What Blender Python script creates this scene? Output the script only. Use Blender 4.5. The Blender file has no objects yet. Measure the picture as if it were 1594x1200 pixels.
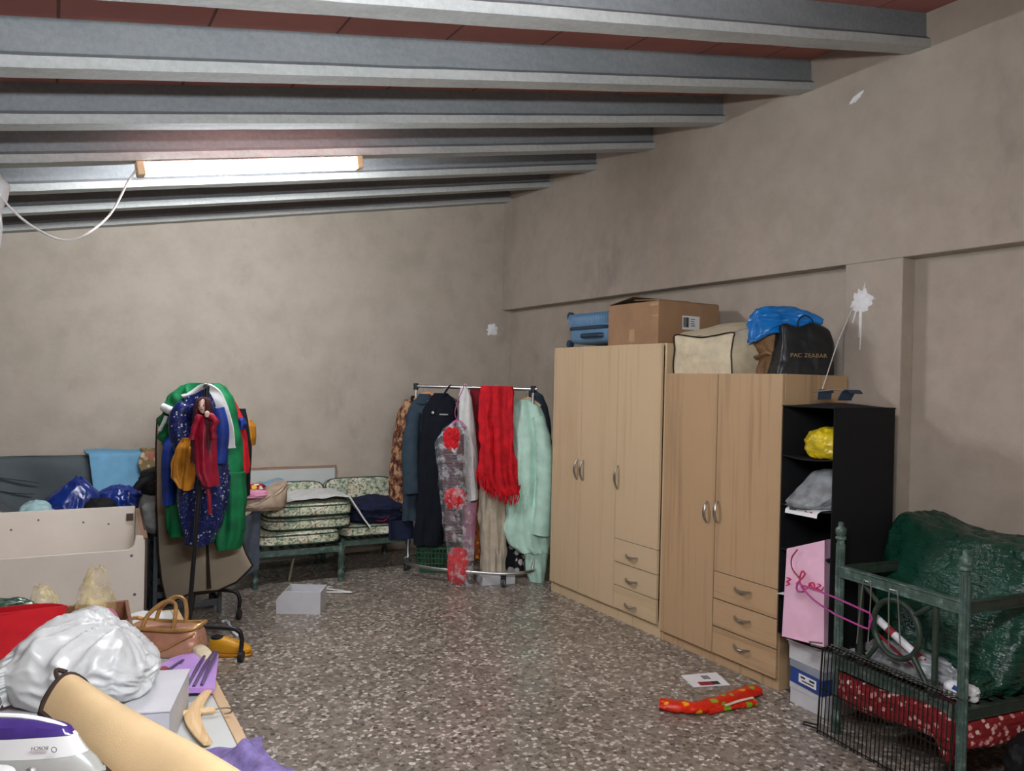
import bpy, bmesh, math, random
from mathutils import Vector, Matrix, noise
PI = math.pi
YAW = 0.5251
R0 = Vector((math.cos(YAW), -math.sin(YAW), 0)); F0 = Vector((math.sin(YAW), math.cos(YAW), 0))
SC = bpy.context.scene
COL = SC.collection
def G(r, d, z=0.0):
    """floor frame turned 30 degrees from the walls: r to the right, d deep into the room"""
    return R0 * r + F0 * d + Vector((0, 0, z))
def lin(h):
    c = [int(h[i:i + 2], 16) / 255 for i in (0, 2, 4)]
    return tuple((x / 12.92 if x <= .04045 else ((x + .055) / 1.055) ** 2.4) for x in c) + (1,)
# ------------------------------------------------------------------ materials
def base(name, rough=.6, metal=0, spec=.5):
    m = bpy.data.materials.new(name); m.use_nodes = True
    nt = m.node_tree; b = nt.nodes['Principled BSDF']
    b.inputs['Roughness'].default_value = rough; b.inputs['Metallic'].default_value = metal
    b.inputs['Specular IOR Level'].default_value = spec
    tc = nt.nodes.new('ShaderNodeTexCoord')
    return m, nt, b, tc.outputs['Object']
def nd(nt, t, **k):
    n = nt.nodes.new(t)
    for a, v in k.items():
        if a in n.inputs.keys(): n.inputs[a].default_value = v
        else: setattr(n, a, v)
    return n
def ramp(nt, src, stops, interp='LINEAR'):
    r = nt.nodes.new('ShaderNodeValToRGB'); r.color_ramp.interpolation = interp
    e = r.color_ramp.elements
    while len(e) < len(stops): e.new(.5)
    for i, (p, c) in enumerate(stops):
        e[i].position = p; e[i].color = lin(c) if isinstance(c, str) else c
    nt.links.new(src, r.inputs[0]); return r.outputs[0]
def noi(nt, vec, scale, detail=4, rough=.55, sc3=None):
    if sc3:
        mp = nd(nt, 'ShaderNodeMapping'); mp.inputs['Scale'].default_value = sc3
        nt.links.new(vec, mp.inputs[0]); vec = mp.outputs[0]
    n = nd(nt, 'ShaderNodeTexNoise', Scale=scale, Detail=detail, Roughness=rough)
    nt.links.new(vec, n.inputs['Vector']); return n.outputs['Fac']
def bump(nt, b, h, strength=.3, dist=.01):
    n = nd(nt, 'ShaderNodeBump', Strength=strength, Distance=dist)
    nt.links.new(h, n.inputs['Height']); nt.links.new(n.outputs[0], b.inputs['Normal'])
def mixc(nt, fac, a, c, mode='MIX'):
    m = nt.nodes.new('ShaderNodeMix'); m.data_type = 'RGBA'; m.blend_type = mode
    for s, v in ((0, fac), (6, a), (7, c)):
        if hasattr(v, 'is_linked'): nt.links.new(v, m.inputs[s])
        else: m.inputs[s].default_value = lin(v) if isinstance(v, str) else v
    return m.outputs[2]
def shade(h, k):
    c = [max(0, min(255, int(int(h[i:i + 2], 16) * k))) for i in (0, 2, 4)]
    return '%02x%02x%02x' % tuple(c)
def cloth(name, h, var=.16, rough=.85, sc=14, fine=500, bst=.25, spec=.25):
    m, nt, b, v = base(name, rough, 0, spec)
    n = noi(nt, v, sc, 4)
    nt.links.new(ramp(nt, n, [(.3, shade(h, 1 - var)), (.7, shade(h, 1 + var * .5))]), b.inputs['Base Color'])
    bump(nt, b, noi(nt, v, fine, 2), bst, .002)
    return m
def plain(name, h, rough=.45, metal=0, var=.06, sc=8, spec=.5, bst=0, bsc=60):
    m, nt, b, v = base(name, rough, metal, spec)
    nt.links.new(ramp(nt, noi(nt, v, sc, 5), [(.3, shade(h, 1 - var)), (.7, shade(h, 1 + var))]), b.inputs['Base Color'])
    if bst: bump(nt, b, noi(nt, v, bsc, 3), bst, .004)
    return m
def film(name, h, alpha=.35, rough=.15, st=(.3, .75)):
    m, nt, b, v = base(name, rough, 0, .6)
    nt.links.new(ramp(nt, noi(nt, v, 25, 3), [(.3, shade(h, .9)), (.7, h)]), b.inputs['Base Color'])
    nt.links.new(ramp(nt, noi(nt, v, 18, 4), [(st[0], (alpha * .22,) * 3 + (1,)), (st[1], (min(1, alpha * 1.5),) * 3 + (1,))]), b.inputs['Alpha'])
    bump(nt, b, noi(nt, v, 45, 4), .6, .006)
    return m
def spots(name, bg, cols, scale=40, edge=.5, rough=.8, metal=0, rnd=1.0):
    """fabric print: random coloured patches on a ground colour"""
    m, nt, b, v = base(name, rough, metal, .3)
    vo = nd(nt, 'ShaderNodeTexVoronoi', Scale=scale, Randomness=rnd); nt.links.new(v, vo.inputs['Vector'])
    sep = nd(nt, 'ShaderNodeSeparateColor'); nt.links.new(vo.outputs['Color'], sep.inputs[0])
    n = len(cols)
    c = ramp(nt, sep.outputs[0], [(i / n, cols[i]) for i in range(n)], 'CONSTANT')
    f = ramp(nt, vo.outputs['Distance'], [(edge - .06, (1, 1, 1, 1)), (edge + .06, (0, 0, 0, 1))])
    nt.links.new(mixc(nt, f, bg, c), b.inputs['Base Color'])
    bump(nt, b, noi(nt, v, 300, 2), .2, .002)
    return m
def wood(name, a, c, axis=2, sc=1.0, rough=.45):
    m, nt, b, v = base(name, rough, 0, .4)
    s = [34, 34, 34]; s[axis] = 1.3
    g = noi(nt, v, 1.0 * sc, 5, .6, tuple(s))
    s2 = [7, 7, 7]; s2[axis] = .5
    g2 = noi(nt, v, 1.0 * sc, 3, .5, tuple(s2))
    mx = nd(nt, 'ShaderNodeMath', operation='ADD'); nt.links.new(g, mx.inputs[0]); nt.links.new(g2, mx.inputs[1])
    nt.links.new(ramp(nt, mx.outputs[0], [(.75, a), (1.2, c)]), b.inputs['Base Color'])
    bump(nt, b, g, .05, .002)
    return m
M = {}
def mk_materials():
    # plaster walls
    m, nt, b, v = base('grey_plaster', .9, 0, .2)
    big = ramp(nt, noi(nt, v, .9, 6, .6), [(.3, 'afa494'), (.55, 'b9ae9f'), (.75, 'b2a798')])
    mid = noi(nt, v, 5, 6, .65)
    blot = ramp(nt, mid, [(.35, 'a69b8b'), (.6, 'bdb2a3')])
    c = mixc(nt, .45, big, blot)
    dirt = ramp(nt, noi(nt, v, 1.6, 5, .7, (1, 1, .6)), [(.25, (1, 1, 1, 1)), (.42, (0, 0, 0, 1))])
    c = mixc(nt, dirt, c, 'a0978c')
    nt.links.new(c, b.inputs['Base Color'])
    bump(nt, b, noi(nt, v, 22, 6, .7), .22, .01)
    M['plaster'] = m
    M['patch'] = plain('fresh_plaster', 'fbfaf8', .9, 0, .05, 40, .2, .5, 90)
    # terrazzo
    m, nt, b, v = base('terrazzo', .28, 0, .45)
    def chips(scale, seed, thr):
        mp = nd(nt, 'ShaderNodeMapping'); mp.inputs['Location'].default_value = (seed, seed * .7, 0); nt.links.new(v, mp.inputs[0])
        wob = nd(nt, 'ShaderNodeTexNoise', Scale=scale * .9, Detail=2); nt.links.new(mp.outputs[0], wob.inputs['Vector'])
        va = nd(nt, 'ShaderNodeMix'); va.data_type = 'VECTOR'; va.inputs[0].default_value = .02
        nt.links.new(mp.outputs[0], va.inputs[4]); nt.links.new(wob.outputs['Color'], va.inputs[5])
        vo = nd(nt, 'ShaderNodeTexVoronoi', Scale=scale); nt.links.new(va.outputs[1], vo.inputs['Vector'])
        ve = nd(nt, 'ShaderNodeTexVoronoi', feature='DISTANCE_TO_EDGE', Scale=scale); nt.links.new(va.outputs[1], ve.inputs['Vector'])
        sp = nd(nt, 'ShaderNodeSeparateColor'); nt.links.new(vo.outputs['Color'], sp.inputs[0])
        col = ramp(nt, sp.outputs[0], [(0, '6f665e'), (.13, '93887d'), (.27, 'cdc6bc'), (.42, '7b736b'), (.55, 'e4dfd8'), (.62, '958b80'), (.8, 'aca196'), (.93, '5c554e')], 'CONSTANT')
        ed = ramp(nt, ve.outputs['Distance'], [(thr, (0, 0, 0, 1)), (thr + .05, (1, 1, 1, 1))])
        return col, ed
    c1, e1 = chips(48, 0, .06); c2, e2 = chips(95, 3.3, .1)
    ground = mixc(nt, .7, mixc(nt, e2, '8a8278', c2), '8a8278')
    c = mixc(nt, e1, ground, c1)
    soil = ramp(nt, noi(nt, v, 1.2, 5), [(.3, 'd6d3ce'), (.7, 'f2f0ec')])
    c = mixc(nt, 1.0, c, soil, 'MULTIPLY')
    nt.links.new(c, b.inputs['Base Color'])
    nt.links.new(ramp(nt, noi(nt, v, 3, 4), [(.3, (.22,) * 3 + (1,)), (.7, (.42,) * 3 + (1,))]), b.inputs['Roughness'])
    M['terrazzo'] = m
    # concrete joists
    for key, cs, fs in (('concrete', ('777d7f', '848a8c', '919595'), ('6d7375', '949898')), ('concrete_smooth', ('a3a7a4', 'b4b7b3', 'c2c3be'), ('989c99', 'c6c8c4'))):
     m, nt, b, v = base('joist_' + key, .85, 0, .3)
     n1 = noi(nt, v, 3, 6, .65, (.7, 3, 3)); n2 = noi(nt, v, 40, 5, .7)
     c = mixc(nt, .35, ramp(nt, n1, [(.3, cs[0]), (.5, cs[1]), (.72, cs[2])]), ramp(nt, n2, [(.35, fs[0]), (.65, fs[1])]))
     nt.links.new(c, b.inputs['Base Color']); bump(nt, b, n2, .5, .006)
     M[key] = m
    # clay ceiling tiles
    m, nt, b, v = base('clay_tile', .85, 0, .2)
    br = nd(nt, 'ShaderNodeTexBrick', Scale=1.0); br.offset = 0
    br.inputs['Brick Width'].default_value = .5; br.inputs['Row Height'].default_value = .722
    br.inputs['Mortar Size'].default_value = .006
    br.inputs['Color1'].default_value = lin('b87a70'); br.inputs['Color2'].default_value = lin('ac7068'); br.inputs['Mortar'].default_value = lin('4f3b37')
    nt.links.new(v, br.inputs['Vector'])
    c = mixc(nt, .3, br.outputs[0], ramp(nt, noi(nt, v, 6, 5), [(.3, '8a5c54'), (.7, 'ad7a70')]))
    nt.links.new(c, b.inputs['Base Color']); bump(nt, b, br.outputs['Fac'], .3, .004)
    M['tile'] = m
    M['beech'] = wood('beech_laminate', 'c1aa84', 'cdb692')
    M['oak'] = wood('oak_laminate', 'a28563', 'b89a75')
    M['oak_h'] = wood('oak_laminate_crosswise', 'a28563', 'b89a75', 1)
    M['beech_h'] = wood('beech_laminate_crosswise', 'c1aa84', 'cdb692', 1)
    M['edge_oak'] = wood('oak_edging', 'a98863', 'c4a57c', 1)
    M['darkwood'] = wood('brown_drawer_wood', '5f3c2a', '84563c', 0)
    M['brownedge'] = wood('brown_edge', '8a6a55', 'a07f68', 1)
    M['brownside'] = plain('brown_panel', '4a3a31', .5)
    M['hangwood'] = wood('hanger_wood', 'c49a62', 'dab987', 0, 3)
    M['hangorange'] = wood('orange_hanger_wood', 'b06a35', 'cc8548', 0, 3)
    M['nickel'] = plain('satin_nickel', 'a9a49c', .32, 1, .04)
    M['chrome'] = plain('chrome_tube', 'cfcfcd', .36, 1, .05)
    M['white_pl'] = plain('white_plastic', 'dedcd6', .4)
    M['white_lam'] = plain('white_laminate', 'e6dcce', .4, 0, .03, 3)
    M['white_board'] = plain('white_board', 'c4c8c4', .3, 0, .03, 3)
    M['white_card'] = plain('white_card', 'c2c3c5', .6, 0, .03)
    M['cream_pl'] = plain('cream_end_cap', 'e2c79a', .4)
    M['black_pl'] = plain('black_plastic', '1a1a1b', .45)
    M['black_metal'] = plain('black_metal', '1f1e1f', .4, .3)
    M['rubber'] = plain('grey_rubber', '3a3a3b', .7)
    M['screw'] = plain('dull_screw', '6f675e', .5, .5)
    m, nt, b, v = base('lamp_glow', .3)
    b.inputs['Base Color'].default_value = (.9, .9, .9, 1)
    b.inputs['Emission Color'].default_value = lin('f2f7ff'); b.inputs['Emission Strength'].default_value = LAMP
    M['glow'] = m
    m = m.copy(); M['glow_dim'] = m; m.node_tree.nodes['Principled BSDF'].inputs['Emission Strength'].default_value = LAMP * 1.8
    M['card'] = plain('brown_cardboard', 'a07f60', .8, 0, .06, 5, .2)
    M['card_dark'] = plain('cardboard_inside', '7d5f45', .85)
    M['tape'] = plain('clear_brown_tape', 'b59470', .2)
    M['kraft'] = plain('kraft_paper', '8f6f50', .8, 0, .12, 9, .2, .3, 30)
    M['suit'] = plain('blue_case_shell', '5d87a8', .38, 0, .04)
    M['suit_dark'] = plain('dark_blue_trim', '243a4e', .45)
    M['linen'] = cloth('cream_nonwoven', 'd6c9aa', .08)
    M['brown_trim'] = cloth('dark_brown_binding', '33261f', .1)
    M['black_cloth'] = cloth('black_nonwoven', '121315', .15, .75, 8, 500, .2, .3)
    M['black_bag'] = plain('black_carrier', '1b1d1e', .42, 0, .15, 9, .5, .4, 25)
    M['gold_print'] = plain('gold_print', 'a58a60', .4)
    M['blue_pl'] = plain('bright_blue_film', '1777c4', .28, 0, .12, 8, .5, .5, 30)
    M['royal_pl'] = plain('royal_blue_film', '112a6e', .28, 0, .2, 8, .6, .5, 30)
    M['yellow_pl'] = plain('yellow_film', 'c9b01e', .3, 0, .2, 10, .5, .5, 35)
    M['green_pl'] = plain('dark_green_film', '1c4c3c', .22, 0, .15, 6, .65, .6, 16)
    m, nt, b, v = base('dark_green_film', .22, 0, .5)
    nt.links.new(ramp(nt, noi(nt, v, 5, 4), [(.3, '0f3426'), (.7, '184a39')]), b.inputs['Base Color'])
    hh = nd(nt, 'ShaderNodeMath', operation='ADD'); nt.links.new(noi(nt, v, 1, 5, .6, (6, 5, 26)), hh.inputs[0]); nt.links.new(noi(nt, v, 9, 4), hh.inputs[1])
    bump(nt, b, hh.outputs[0], .9, .03); M['green_pl'] = m
    M['white_film'] = plain('white_carrier_film', 'c3c5c3', .36, 0, .03, 8, .5, .3, 26)
    M['grey_film'] = plain('grey_film', '85898a', .3, 0, .25, 14, .6, .6, 25)
    M['teal_film'] = plain('pale_teal_film', '9fc0c0', .5, 0, .1, 9, .4, .5, 25)
    M['clear'] = film('clear_film', 'f0f3f4', .3, .1, (.5, .64))  # sharp patches of higher opacity imitate glints on the crinkled film
    M['clear_y'] = film('yellowish_film', 'f6e2a0', .36, .08, (.4, .66))
    M['paper'] = plain('white_paper', 'e3e3e4', .6, 0, .02)
    M['red_ink'] = plain('dark_red_ink', '8e1f27', .6)
    M['black_ink'] = plain('black_ink', '26262a', .6)
    M['green_ink'] = plain('green_ink', '3f7a3c', .6)
    M['pink_bag'] = plain('pink_paper', 'e3b6cb', .5, 0, .05, 6)
    M['magenta'] = plain('magenta_ink', 'cc2f62', .5)
    M['pink_pl'] = plain('magenta_plastic', 'a63a80', .35)
    M['blue_box'] = plain('blue_shoebox', '20458c', .5)
    M['grey_lid'] = plain('grey_lid', '8b939d', .5)
    m, nt, b, v = base('verdigris_iron', .5, .2, .5)
    c = ramp(nt, noi(nt, v, 25, 6, .7), [(.3, '34443e'), (.55, '4c6259'), (.72, '87998f')])
    nt.links.new(c, b.inputs['Base Color']); bump(nt, b, noi(nt, v, 90, 4), .3, .003)
    M['iron_green'] = m
    M['iron_dark'] = plain('olive_iron', '2e3a30', .5, .3, .25, 25)
    M['wire'] = plain('dark_wire', '2b2a26', .45, .7, .2, 30)
    M['wire_light'] = plain('galvanised_wire', '8f9088', .35, .8)
    M['redfloral'] = spots('red_floral', '7d1c20', ['d9a9a0', '7d1c20', 'c48880', '8a2226', 'e0c0b4'], 38, .42)
    m, nt, b, v = base('sofa_print', .85, 0, .2)
    mp = nd(nt, 'ShaderNodeMapping'); mp.inputs['Scale'].default_value = (1, 1, 1.6); nt.links.new(v, mp.inputs[0])
    vo = nd(nt, 'ShaderNodeTexVoronoi', Scale=11, distance='CHEBYCHEV'); nt.links.new(mp.outputs[0], vo.inputs['Vector'])
    sp = nd(nt, 'ShaderNodeSeparateColor'); nt.links.new(vo.outputs['Color'], sp.inputs[0])
    patch = ramp(nt, sp.outputs[1], [(0, 'd8d3b4'), (.3, 'c3c8a8'), (.5, 'e2dcc4'), (.75, 'aab59c'), (.9, 'd2c4a8')], 'CONSTANT')
    marks = ramp(nt, noi(nt, v, 46, 4, .75, (1, 1, 1.4)), [(.5, (0, 0, 0, 1)), (.56, (1, 1, 1, 1))])
    c = mixc(nt, marks, patch, '5d6e60')
    wh = ramp(nt, noi(nt, v, 20, 3), [(.58, (0, 0, 0, 1)), (.64, (1, 1, 1, 1))])
    nt.links.new(mixc(nt, wh, c, 'dedac6'), b.inputs['Base Color'])
    M['sofa_print'] = m
    M['piping'] = cloth('dark_green_piping', '2f4438')
    M['grey_cover'] = cloth('grey_sofa_cover', '596163', .1, .9, 4)
    M['sky_cloth'] = cloth('light_blue_sheet', '74a9c8', .06, .8)
    M['brown_floral'] = spots('brown_floral', '7c6a48', ['b39a78', 'a8675c', '8f7d55', 'c9b79a', '6b5c40'], 26, .5)
    M['white_cloth'] = cloth('white_sheet', 'd3d4d0', .06, .8)
    M['navy'] = cloth('navy_cloth', '1a2038', .15)
    M['red_cloth'] = cloth('red_cloth', 'cc1a26', .18, .8)
    M['darkred'] = cloth('dark_red_cloth', '7e1622', .18, .8)
    M['crimson'] = cloth('crimson_satin', '93122c', .25, .45, 10)
    M['green_cloth'] = cloth('green_costume', '0f6e40', .22, .6, 9)
    M['mustard'] = cloth('mustard_satin', 'b8791c', .2, .5, 10)
    M['royal'] = cloth('royal_blue_satin', '1b3480', .25, .5, 12)
    M['sequin'] = spots('sequined_blue', '182356', ['222f7e', '4f5a8c', '12183c', '39437c', '1e2c84', 'b9bccc', '1a1d30'], 75, .42, .4, .2)
    M['doll_hair'] = plain('dark_red_yarn', '3d1a1e', .7, 0, .3, 60, .3, .5, 120)
    M['doll_skin'] = plain('doll_cloth_skin', 'd9b7a4', .8)
    M['slate'] = cloth('slate_wool', '35434e', .1, .95, 10)
    M['night'] = cloth('black_navy_wool', '12161f', .1, .95, 10)
    M['black_w'] = cloth('black_wool', '0f1012', .1, .95, 10)
    m, nt, b, v = base('leopard_print', .85, 0, .2)
    c = ramp(nt, noi(nt, v, 26, 5, .7, (1, 1, .55)), [(.42, '3d241a'), (.5, '7c5038'), (.58, 'b08a68')])
    nt.links.new(c, b.inputs['Base Color']); M['leopard'] = m
    m, nt, b, v = base('plaid_knit', .85, 0, .2)
    w = nd(nt, 'ShaderNodeTexWave', Scale=14, Distortion=2.0); w.bands_direction = 'Z'; nt.links.new(v, w.inputs['Vector'])
    c = ramp(nt, w.outputs['Fac'], [(.2, '221a1c'), (.4, '6d4450'), (.6, 'b89aa0'), (.8, '3a2026')])
    nt.links.new(c, b.inputs['Base Color']); M['plaid'] = m
    M['cream_cloth'] = cloth('cream_dress', 'b9ae9a', .1, .8)
    M['mint'] = cloth('mint_satin', 'bfe4d2', .1, .5, 8)
    M['orange_cloth'] = spots('orange_print', '8a4a1c', ['d08a2c', '2a1a18', 'b05a20'], 30, .5)
    M['bw_floral'] = spots('black_white_floral', '17171a', ['c9c4c8', 'b5b0b6', '17171a', 'd4d0d2'], 24, .52)
    M['basket'] = plain('green_plastic', '2f6a4c', .4)
    M['garbag'] = cloth('beige_garment_bag', '9f917d', .06, .8, 4)
    M['roll'] = cloth('beige_nonwoven', 'c0a67c', .06, .75, 4)
    M['red_bag'] = cloth('red_nonwoven', 'bd1420', .1, .7, 6)
    M['foil'] = plain('green_foil', '2c4a3a', .25, .3, .4, 20, .6, .6, 40)
    M['pink_stuff'] = cloth('pink_fabric', 'b86a86', .2)
    M['gold'] = plain('gold_leatherette', 'a9824c', .32, .35, .15, 14, .5, .2, 60)
    M['rose'] = plain('rose_gold_leatherette', 'a87a62', .35, .25, .1, 14, .5, .2, 60)
    M['lilac'] = plain('lilac_paper', 'a982c4', .5, 0, .06)
    M['violet'] = plain('dark_violet_ribbon', '3c2456', .4)
    M['towel'] = cloth('violet_towel', '776a99', .2, .95, 30, 260, .8)
    M['iron_purple'] = plain('purple_translucent', '3a2a66', .15, 0, .1)
    M['iron_white'] = plain('glossy_white', 'bfc0bd', .2, 0, .03)
    M['iron_grey'] = plain('grey_plastic', '8f918b', .3)
    M['yellow_shoe'] = plain('yellow_leather', 'd2971a', .45)
    M['stripe'] = spots('bright_stripes', 'b0202a', ['e6c34a', '2a2a80', 'd9d2c0', '8a1a20'], 30, .6)
    M['pink_towel'] = cloth('pink_towel', 'cf8fa8', .12, .95)
    M['light_blue'] = cloth('pale_blue_cloth', '7fa2b8', .1)
    M['beige_cloth'] = cloth('beige_cloth', 'ab9681', .12)
    M['greyblue'] = cloth('grey_blue_blanket', '4d545e', .1, .9)
    M['crate'] = plain('dark_grey_crate', '3f4448', .5)
    M['wrap'] = spots('red_gift_wrap', 'cc2a14', ['cc2a14', 'd8381a', '7fae2a', 'cc2a14', 'e8a21c', 'd83018'], 24, .5, .35)
    M['wrap_in'] = plain('pale_paper_inside', 'd9c7b4', .7)
    M['shade_grey'] = cloth('grey_bag_cloth', '9b9d98', .1, .6)
    M['dull_black'] = cloth('black_padding', '17181a', .2, .7)
# ------------------------------------------------------------------ geometry helpers
def B(): return bmesh.new()
def box(bm, c, s, rot=None):
    m = Matrix.Translation(c)
    if rot: m = m @ rot.to_4x4()
    m = m @ Matrix.Diagonal((s[0], s[1], s[2], 1))
    return bmesh.ops.create_cube(bm, size=1, matrix=m)['verts']
def bx(bm, a, b):
    return box(bm, [(a[i] + b[i]) / 2 for i in range(3)], [abs(b[i] - a[i]) for i in range(3)])
def tube(bm, pts, r, n=10, closed=False, flat=1.0, up=None):
    pts = [Vector(p) for p in pts]; N = len(pts); rings = []
    prev = None
    for i, p in enumerate(pts):
        if closed: t = (pts[(i + 1) % N] - pts[i - 1])
        else: t = (pts[min(i + 1, N - 1)] - pts[max(i - 1, 0)])
        t = t.normalized() if t.length > 1e-9 else Vector((0, 0, 1))
        if prev is None:
            u = Vector(up) if up else (Vector((0, 0, 1)) if abs(t.z) < .9 else Vector((1, 0, 0)))
            prev = (u - t * u.dot(t)).normalized()
        else:
            prev = (prev - t * prev.dot(t)).normalized()
        w = t.cross(prev)
        rr = r[i] if isinstance(r, (list, tuple)) else r
        rings.append([bm.verts.new(p + prev * (math.cos(2 * PI * k / n) * rr * flat) + w * (math.sin(2 * PI * k / n) * rr)) for k in range(n)])
    for i in range(N if closed else N - 1):
        a, b = rings[i], rings[(i + 1) % N]
        for k in range(n): bm.faces.new((a[k], a[(k + 1) % n], b[(k + 1) % n], b[k]))
    if not closed:
        bm.faces.new(rings[0][::-1]); bm.faces.new(rings[-1])
def smoothpath(pts, k=6):
    pts = [Vector(p) for p in pts]; out = []
    for i in range(len(pts) - 1):
        a = pts[max(i - 1, 0)]; b = pts[i]; c = pts[i + 1]; d = pts[min(i + 2, len(pts) - 1)]
        for j in range(k):
            t = j / k
            out.append(.5 * ((2 * b) + (c - a) * t + (2 * a - 5 * b + 4 * c - d) * t * t + (3 * b - a - 3 * c + d) * t ** 3))
    out.append(pts[-1]); return out
def lathe(bm, prof, n=20, m=None):
    rings = []
    m = m or Matrix()
    for r, z in prof:
        rings.append([bm.verts.new(m @ Vector((max(r, 1e-4) * math.cos(2 * PI * k / n), max(r, 1e-4) * math.sin(2 * PI * k / n), z))) for k in range(n)])
    for a, b in zip(rings, rings[1:]):
        for k in range(n): bm.faces.new((a[k], a[(k + 1) % n], b[(k + 1) % n], b[k]))
    bm.faces.new(rings[0][::-1]); bm.faces.new(rings[-1])
def cyl(bm, a, b, r, n=12): tube(bm, [a, b], r, n)
def sheet(bm, nu, nv, f, th=.004):
    """solid sheet: f(u,v) gives a point; th its thickness"""
    P = [[Vector(f(i / nu, j / nv)) for j in range(nv + 1)] for i in range(nu + 1)]
    top = []; bot = []
    for i in range(nu + 1):
        a = []; b = []
        for j in range(nv + 1):
            du = P[min(i + 1, nu)][j] - P[max(i - 1, 0)][j]; dv = P[i][min(j + 1, nv)] - P[i][max(j - 1, 0)]
            n = du.cross(dv); n = n.normalized() if n.length > 1e-12 else Vector((0, 0, 1))
            a.append(bm.verts.new(P[i][j] + n * th / 2)); b.append(bm.verts.new(P[i][j] - n * th / 2))
        top.append(a); bot.append(b)
    for i in range(nu):
        for j in range(nv):
            bm.faces.new((top[i][j], top[i + 1][j], top[i + 1][j + 1], top[i][j + 1]))
            bm.faces.new((bot[i][j], bot[i][j + 1], bot[i + 1][j + 1], bot[i + 1][j]))
    for i in range(nu):
        bm.faces.new((top[i][0], bot[i][0], bot[i + 1][0], top[i + 1][0]))
        bm.faces.new((top[i][nv], top[i + 1][nv], bot[i + 1][nv], bot[i][nv]))
    for j in range(nv):
        bm.faces.new((top[0][j], top[0][j + 1], bot[0][j + 1], bot[0][j]))
        bm.faces.new((top[nu][j], bot[nu][j], bot[nu][j + 1], top[nu][j + 1]))
def crum(q, fr, seed):
    p = Vector(q) * fr + Vector((seed * 7.3, seed * 3.1, seed * 1.7))
    return .6 * (1 - 2.4 * abs(noise.noise(p))) + .4 * (1 - 2.4 * abs(noise.noise(p * 2.2 + Vector((5, 1, 9)))))
def blob(bm, c, s, p=2.6, amp=.09, fr=2.2, seed=1, sub=5, shape=None, flat=True):
    vs = bmesh.ops.create_icosphere(bm, subdivisions=sub, radius=1)['verts']
    for v in vs:
        d = v.co.normalized()
        k = (abs(d.x) ** p + abs(d.y) ** p + abs(d.z) ** p) ** (-1 / p)
        q = d * k
        q = q * (1 + amp * crum(d, fr, seed))
        if flat and q.z < -.8: q.z = -.8 - (q.z + .8) * .02
        q = Vector((q.x * s[0], q.y * s[1], q.z * s[2] + (s[2] * .8 if flat else 0)))
        if shape: q = Vector(shape(q))
        v.co = q + Vector(c)
def prism(bm, poly, axis, a, b):
    """extrude a 2-D outline between a and b along an axis (0 x, 1 y, 2 z)"""
    def P(u, v, w):
        return ((w, u, v), (u, w, v), (u, v, w))[axis]
    A = [bm.verts.new(P(u, v, a)) for u, v in poly]; Bv = [bm.verts.new(P(u, v, b)) for u, v in poly]
    n = len(poly)
    bm.faces.new(A); bm.faces.new(Bv[::-1])
    for i in range(n): bm.faces.new((A[i], Bv[i], Bv[(i + 1) % n], A[(i + 1) % n]))
def obj(name, bm, m, parent=None, loc=None, rz=0, bev=0, smooth=True, seg=2, ang=40):
    bmesh.ops.recalc_face_normals(bm, faces=bm.faces[:])
    me = bpy.data.meshes.new(name); bm.to_mesh(me); bm.free()
    if m is not None: me.materials.append(M[m] if isinstance(m, str) else m)
    if smooth:
        me.polygons.foreach_set('use_smooth', [True] * len(me.polygons))
        me.set_sharp_from_angle(angle=math.radians(ang))
    o = bpy.data.objects.new(name, me); COL.objects.link(o)
    if parent: o.parent = parent
    if loc is not None: o.location = loc
    o.rotation_euler.z = rz
    if bev:
        md = o.modifiers.new('edge', 'BEVEL'); md.width = bev; md.segments = seg; md.limit_method = 'ANGLE'; md.angle_limit = math.radians(35)
        md.harden_normals = False
    return o
def tag(o, label, cat, group=None):
    o['label'] = label; o['category'] = cat
    if group: o['group'] = group
    return o
def thing(name, label, cat, loc=(0, 0, 0), rz=0, group=None):
    o = bpy.data.objects.new(name, None); COL.objects.link(o); o.empty_display_size = .05
    o.location = loc; o.rotation_euler.z = rz
    return tag(o, label, cat, group)
def struct(name, bm, m, **k):
    o = obj(name, bm, m, **k); o['kind'] = 'structure'; return o
def words(txt, size, m, parent, loc, rot, name='lettering', ext=.0006, align='CENTER', sx=1.0):
    cu = bpy.data.curves.new(name, 'FONT'); cu.body = txt; cu.size = size; cu.extrude = ext
    cu.align_x = align; cu.align_y = 'CENTER'
    t = bpy.data.objects.new(name, cu); COL.objects.link(t)
    bpy.context.view_layer.update()
    me = bpy.data.meshes.new_from_object(t.evaluated_get(bpy.context.evaluated_depsgraph_get()))
    bpy.data.objects.remove(t); bpy.data.curves.remove(cu)
    me.materials.clear(); me.materials.append(M[m])
    o = bpy.data.objects.new(name, me); COL.objects.link(o)
    o.parent = parent; o.location = loc
    o.rotation_euler = rot.to_euler() if isinstance(rot, Matrix) else rot
    o.scale = (sx, 1, 1)
    return o
def face_to(n, up=(0, 0, 1)):
    """rotation that lays lettering on a surface whose outward normal is n"""
    n = Vector(n).normalized(); u = Vector(up); x = u.cross(n).normalized(); y = n.cross(x)
    return Matrix((x, y, n)).transposed()
def ease(t): return t * t * (3 - 2 * t)
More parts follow.
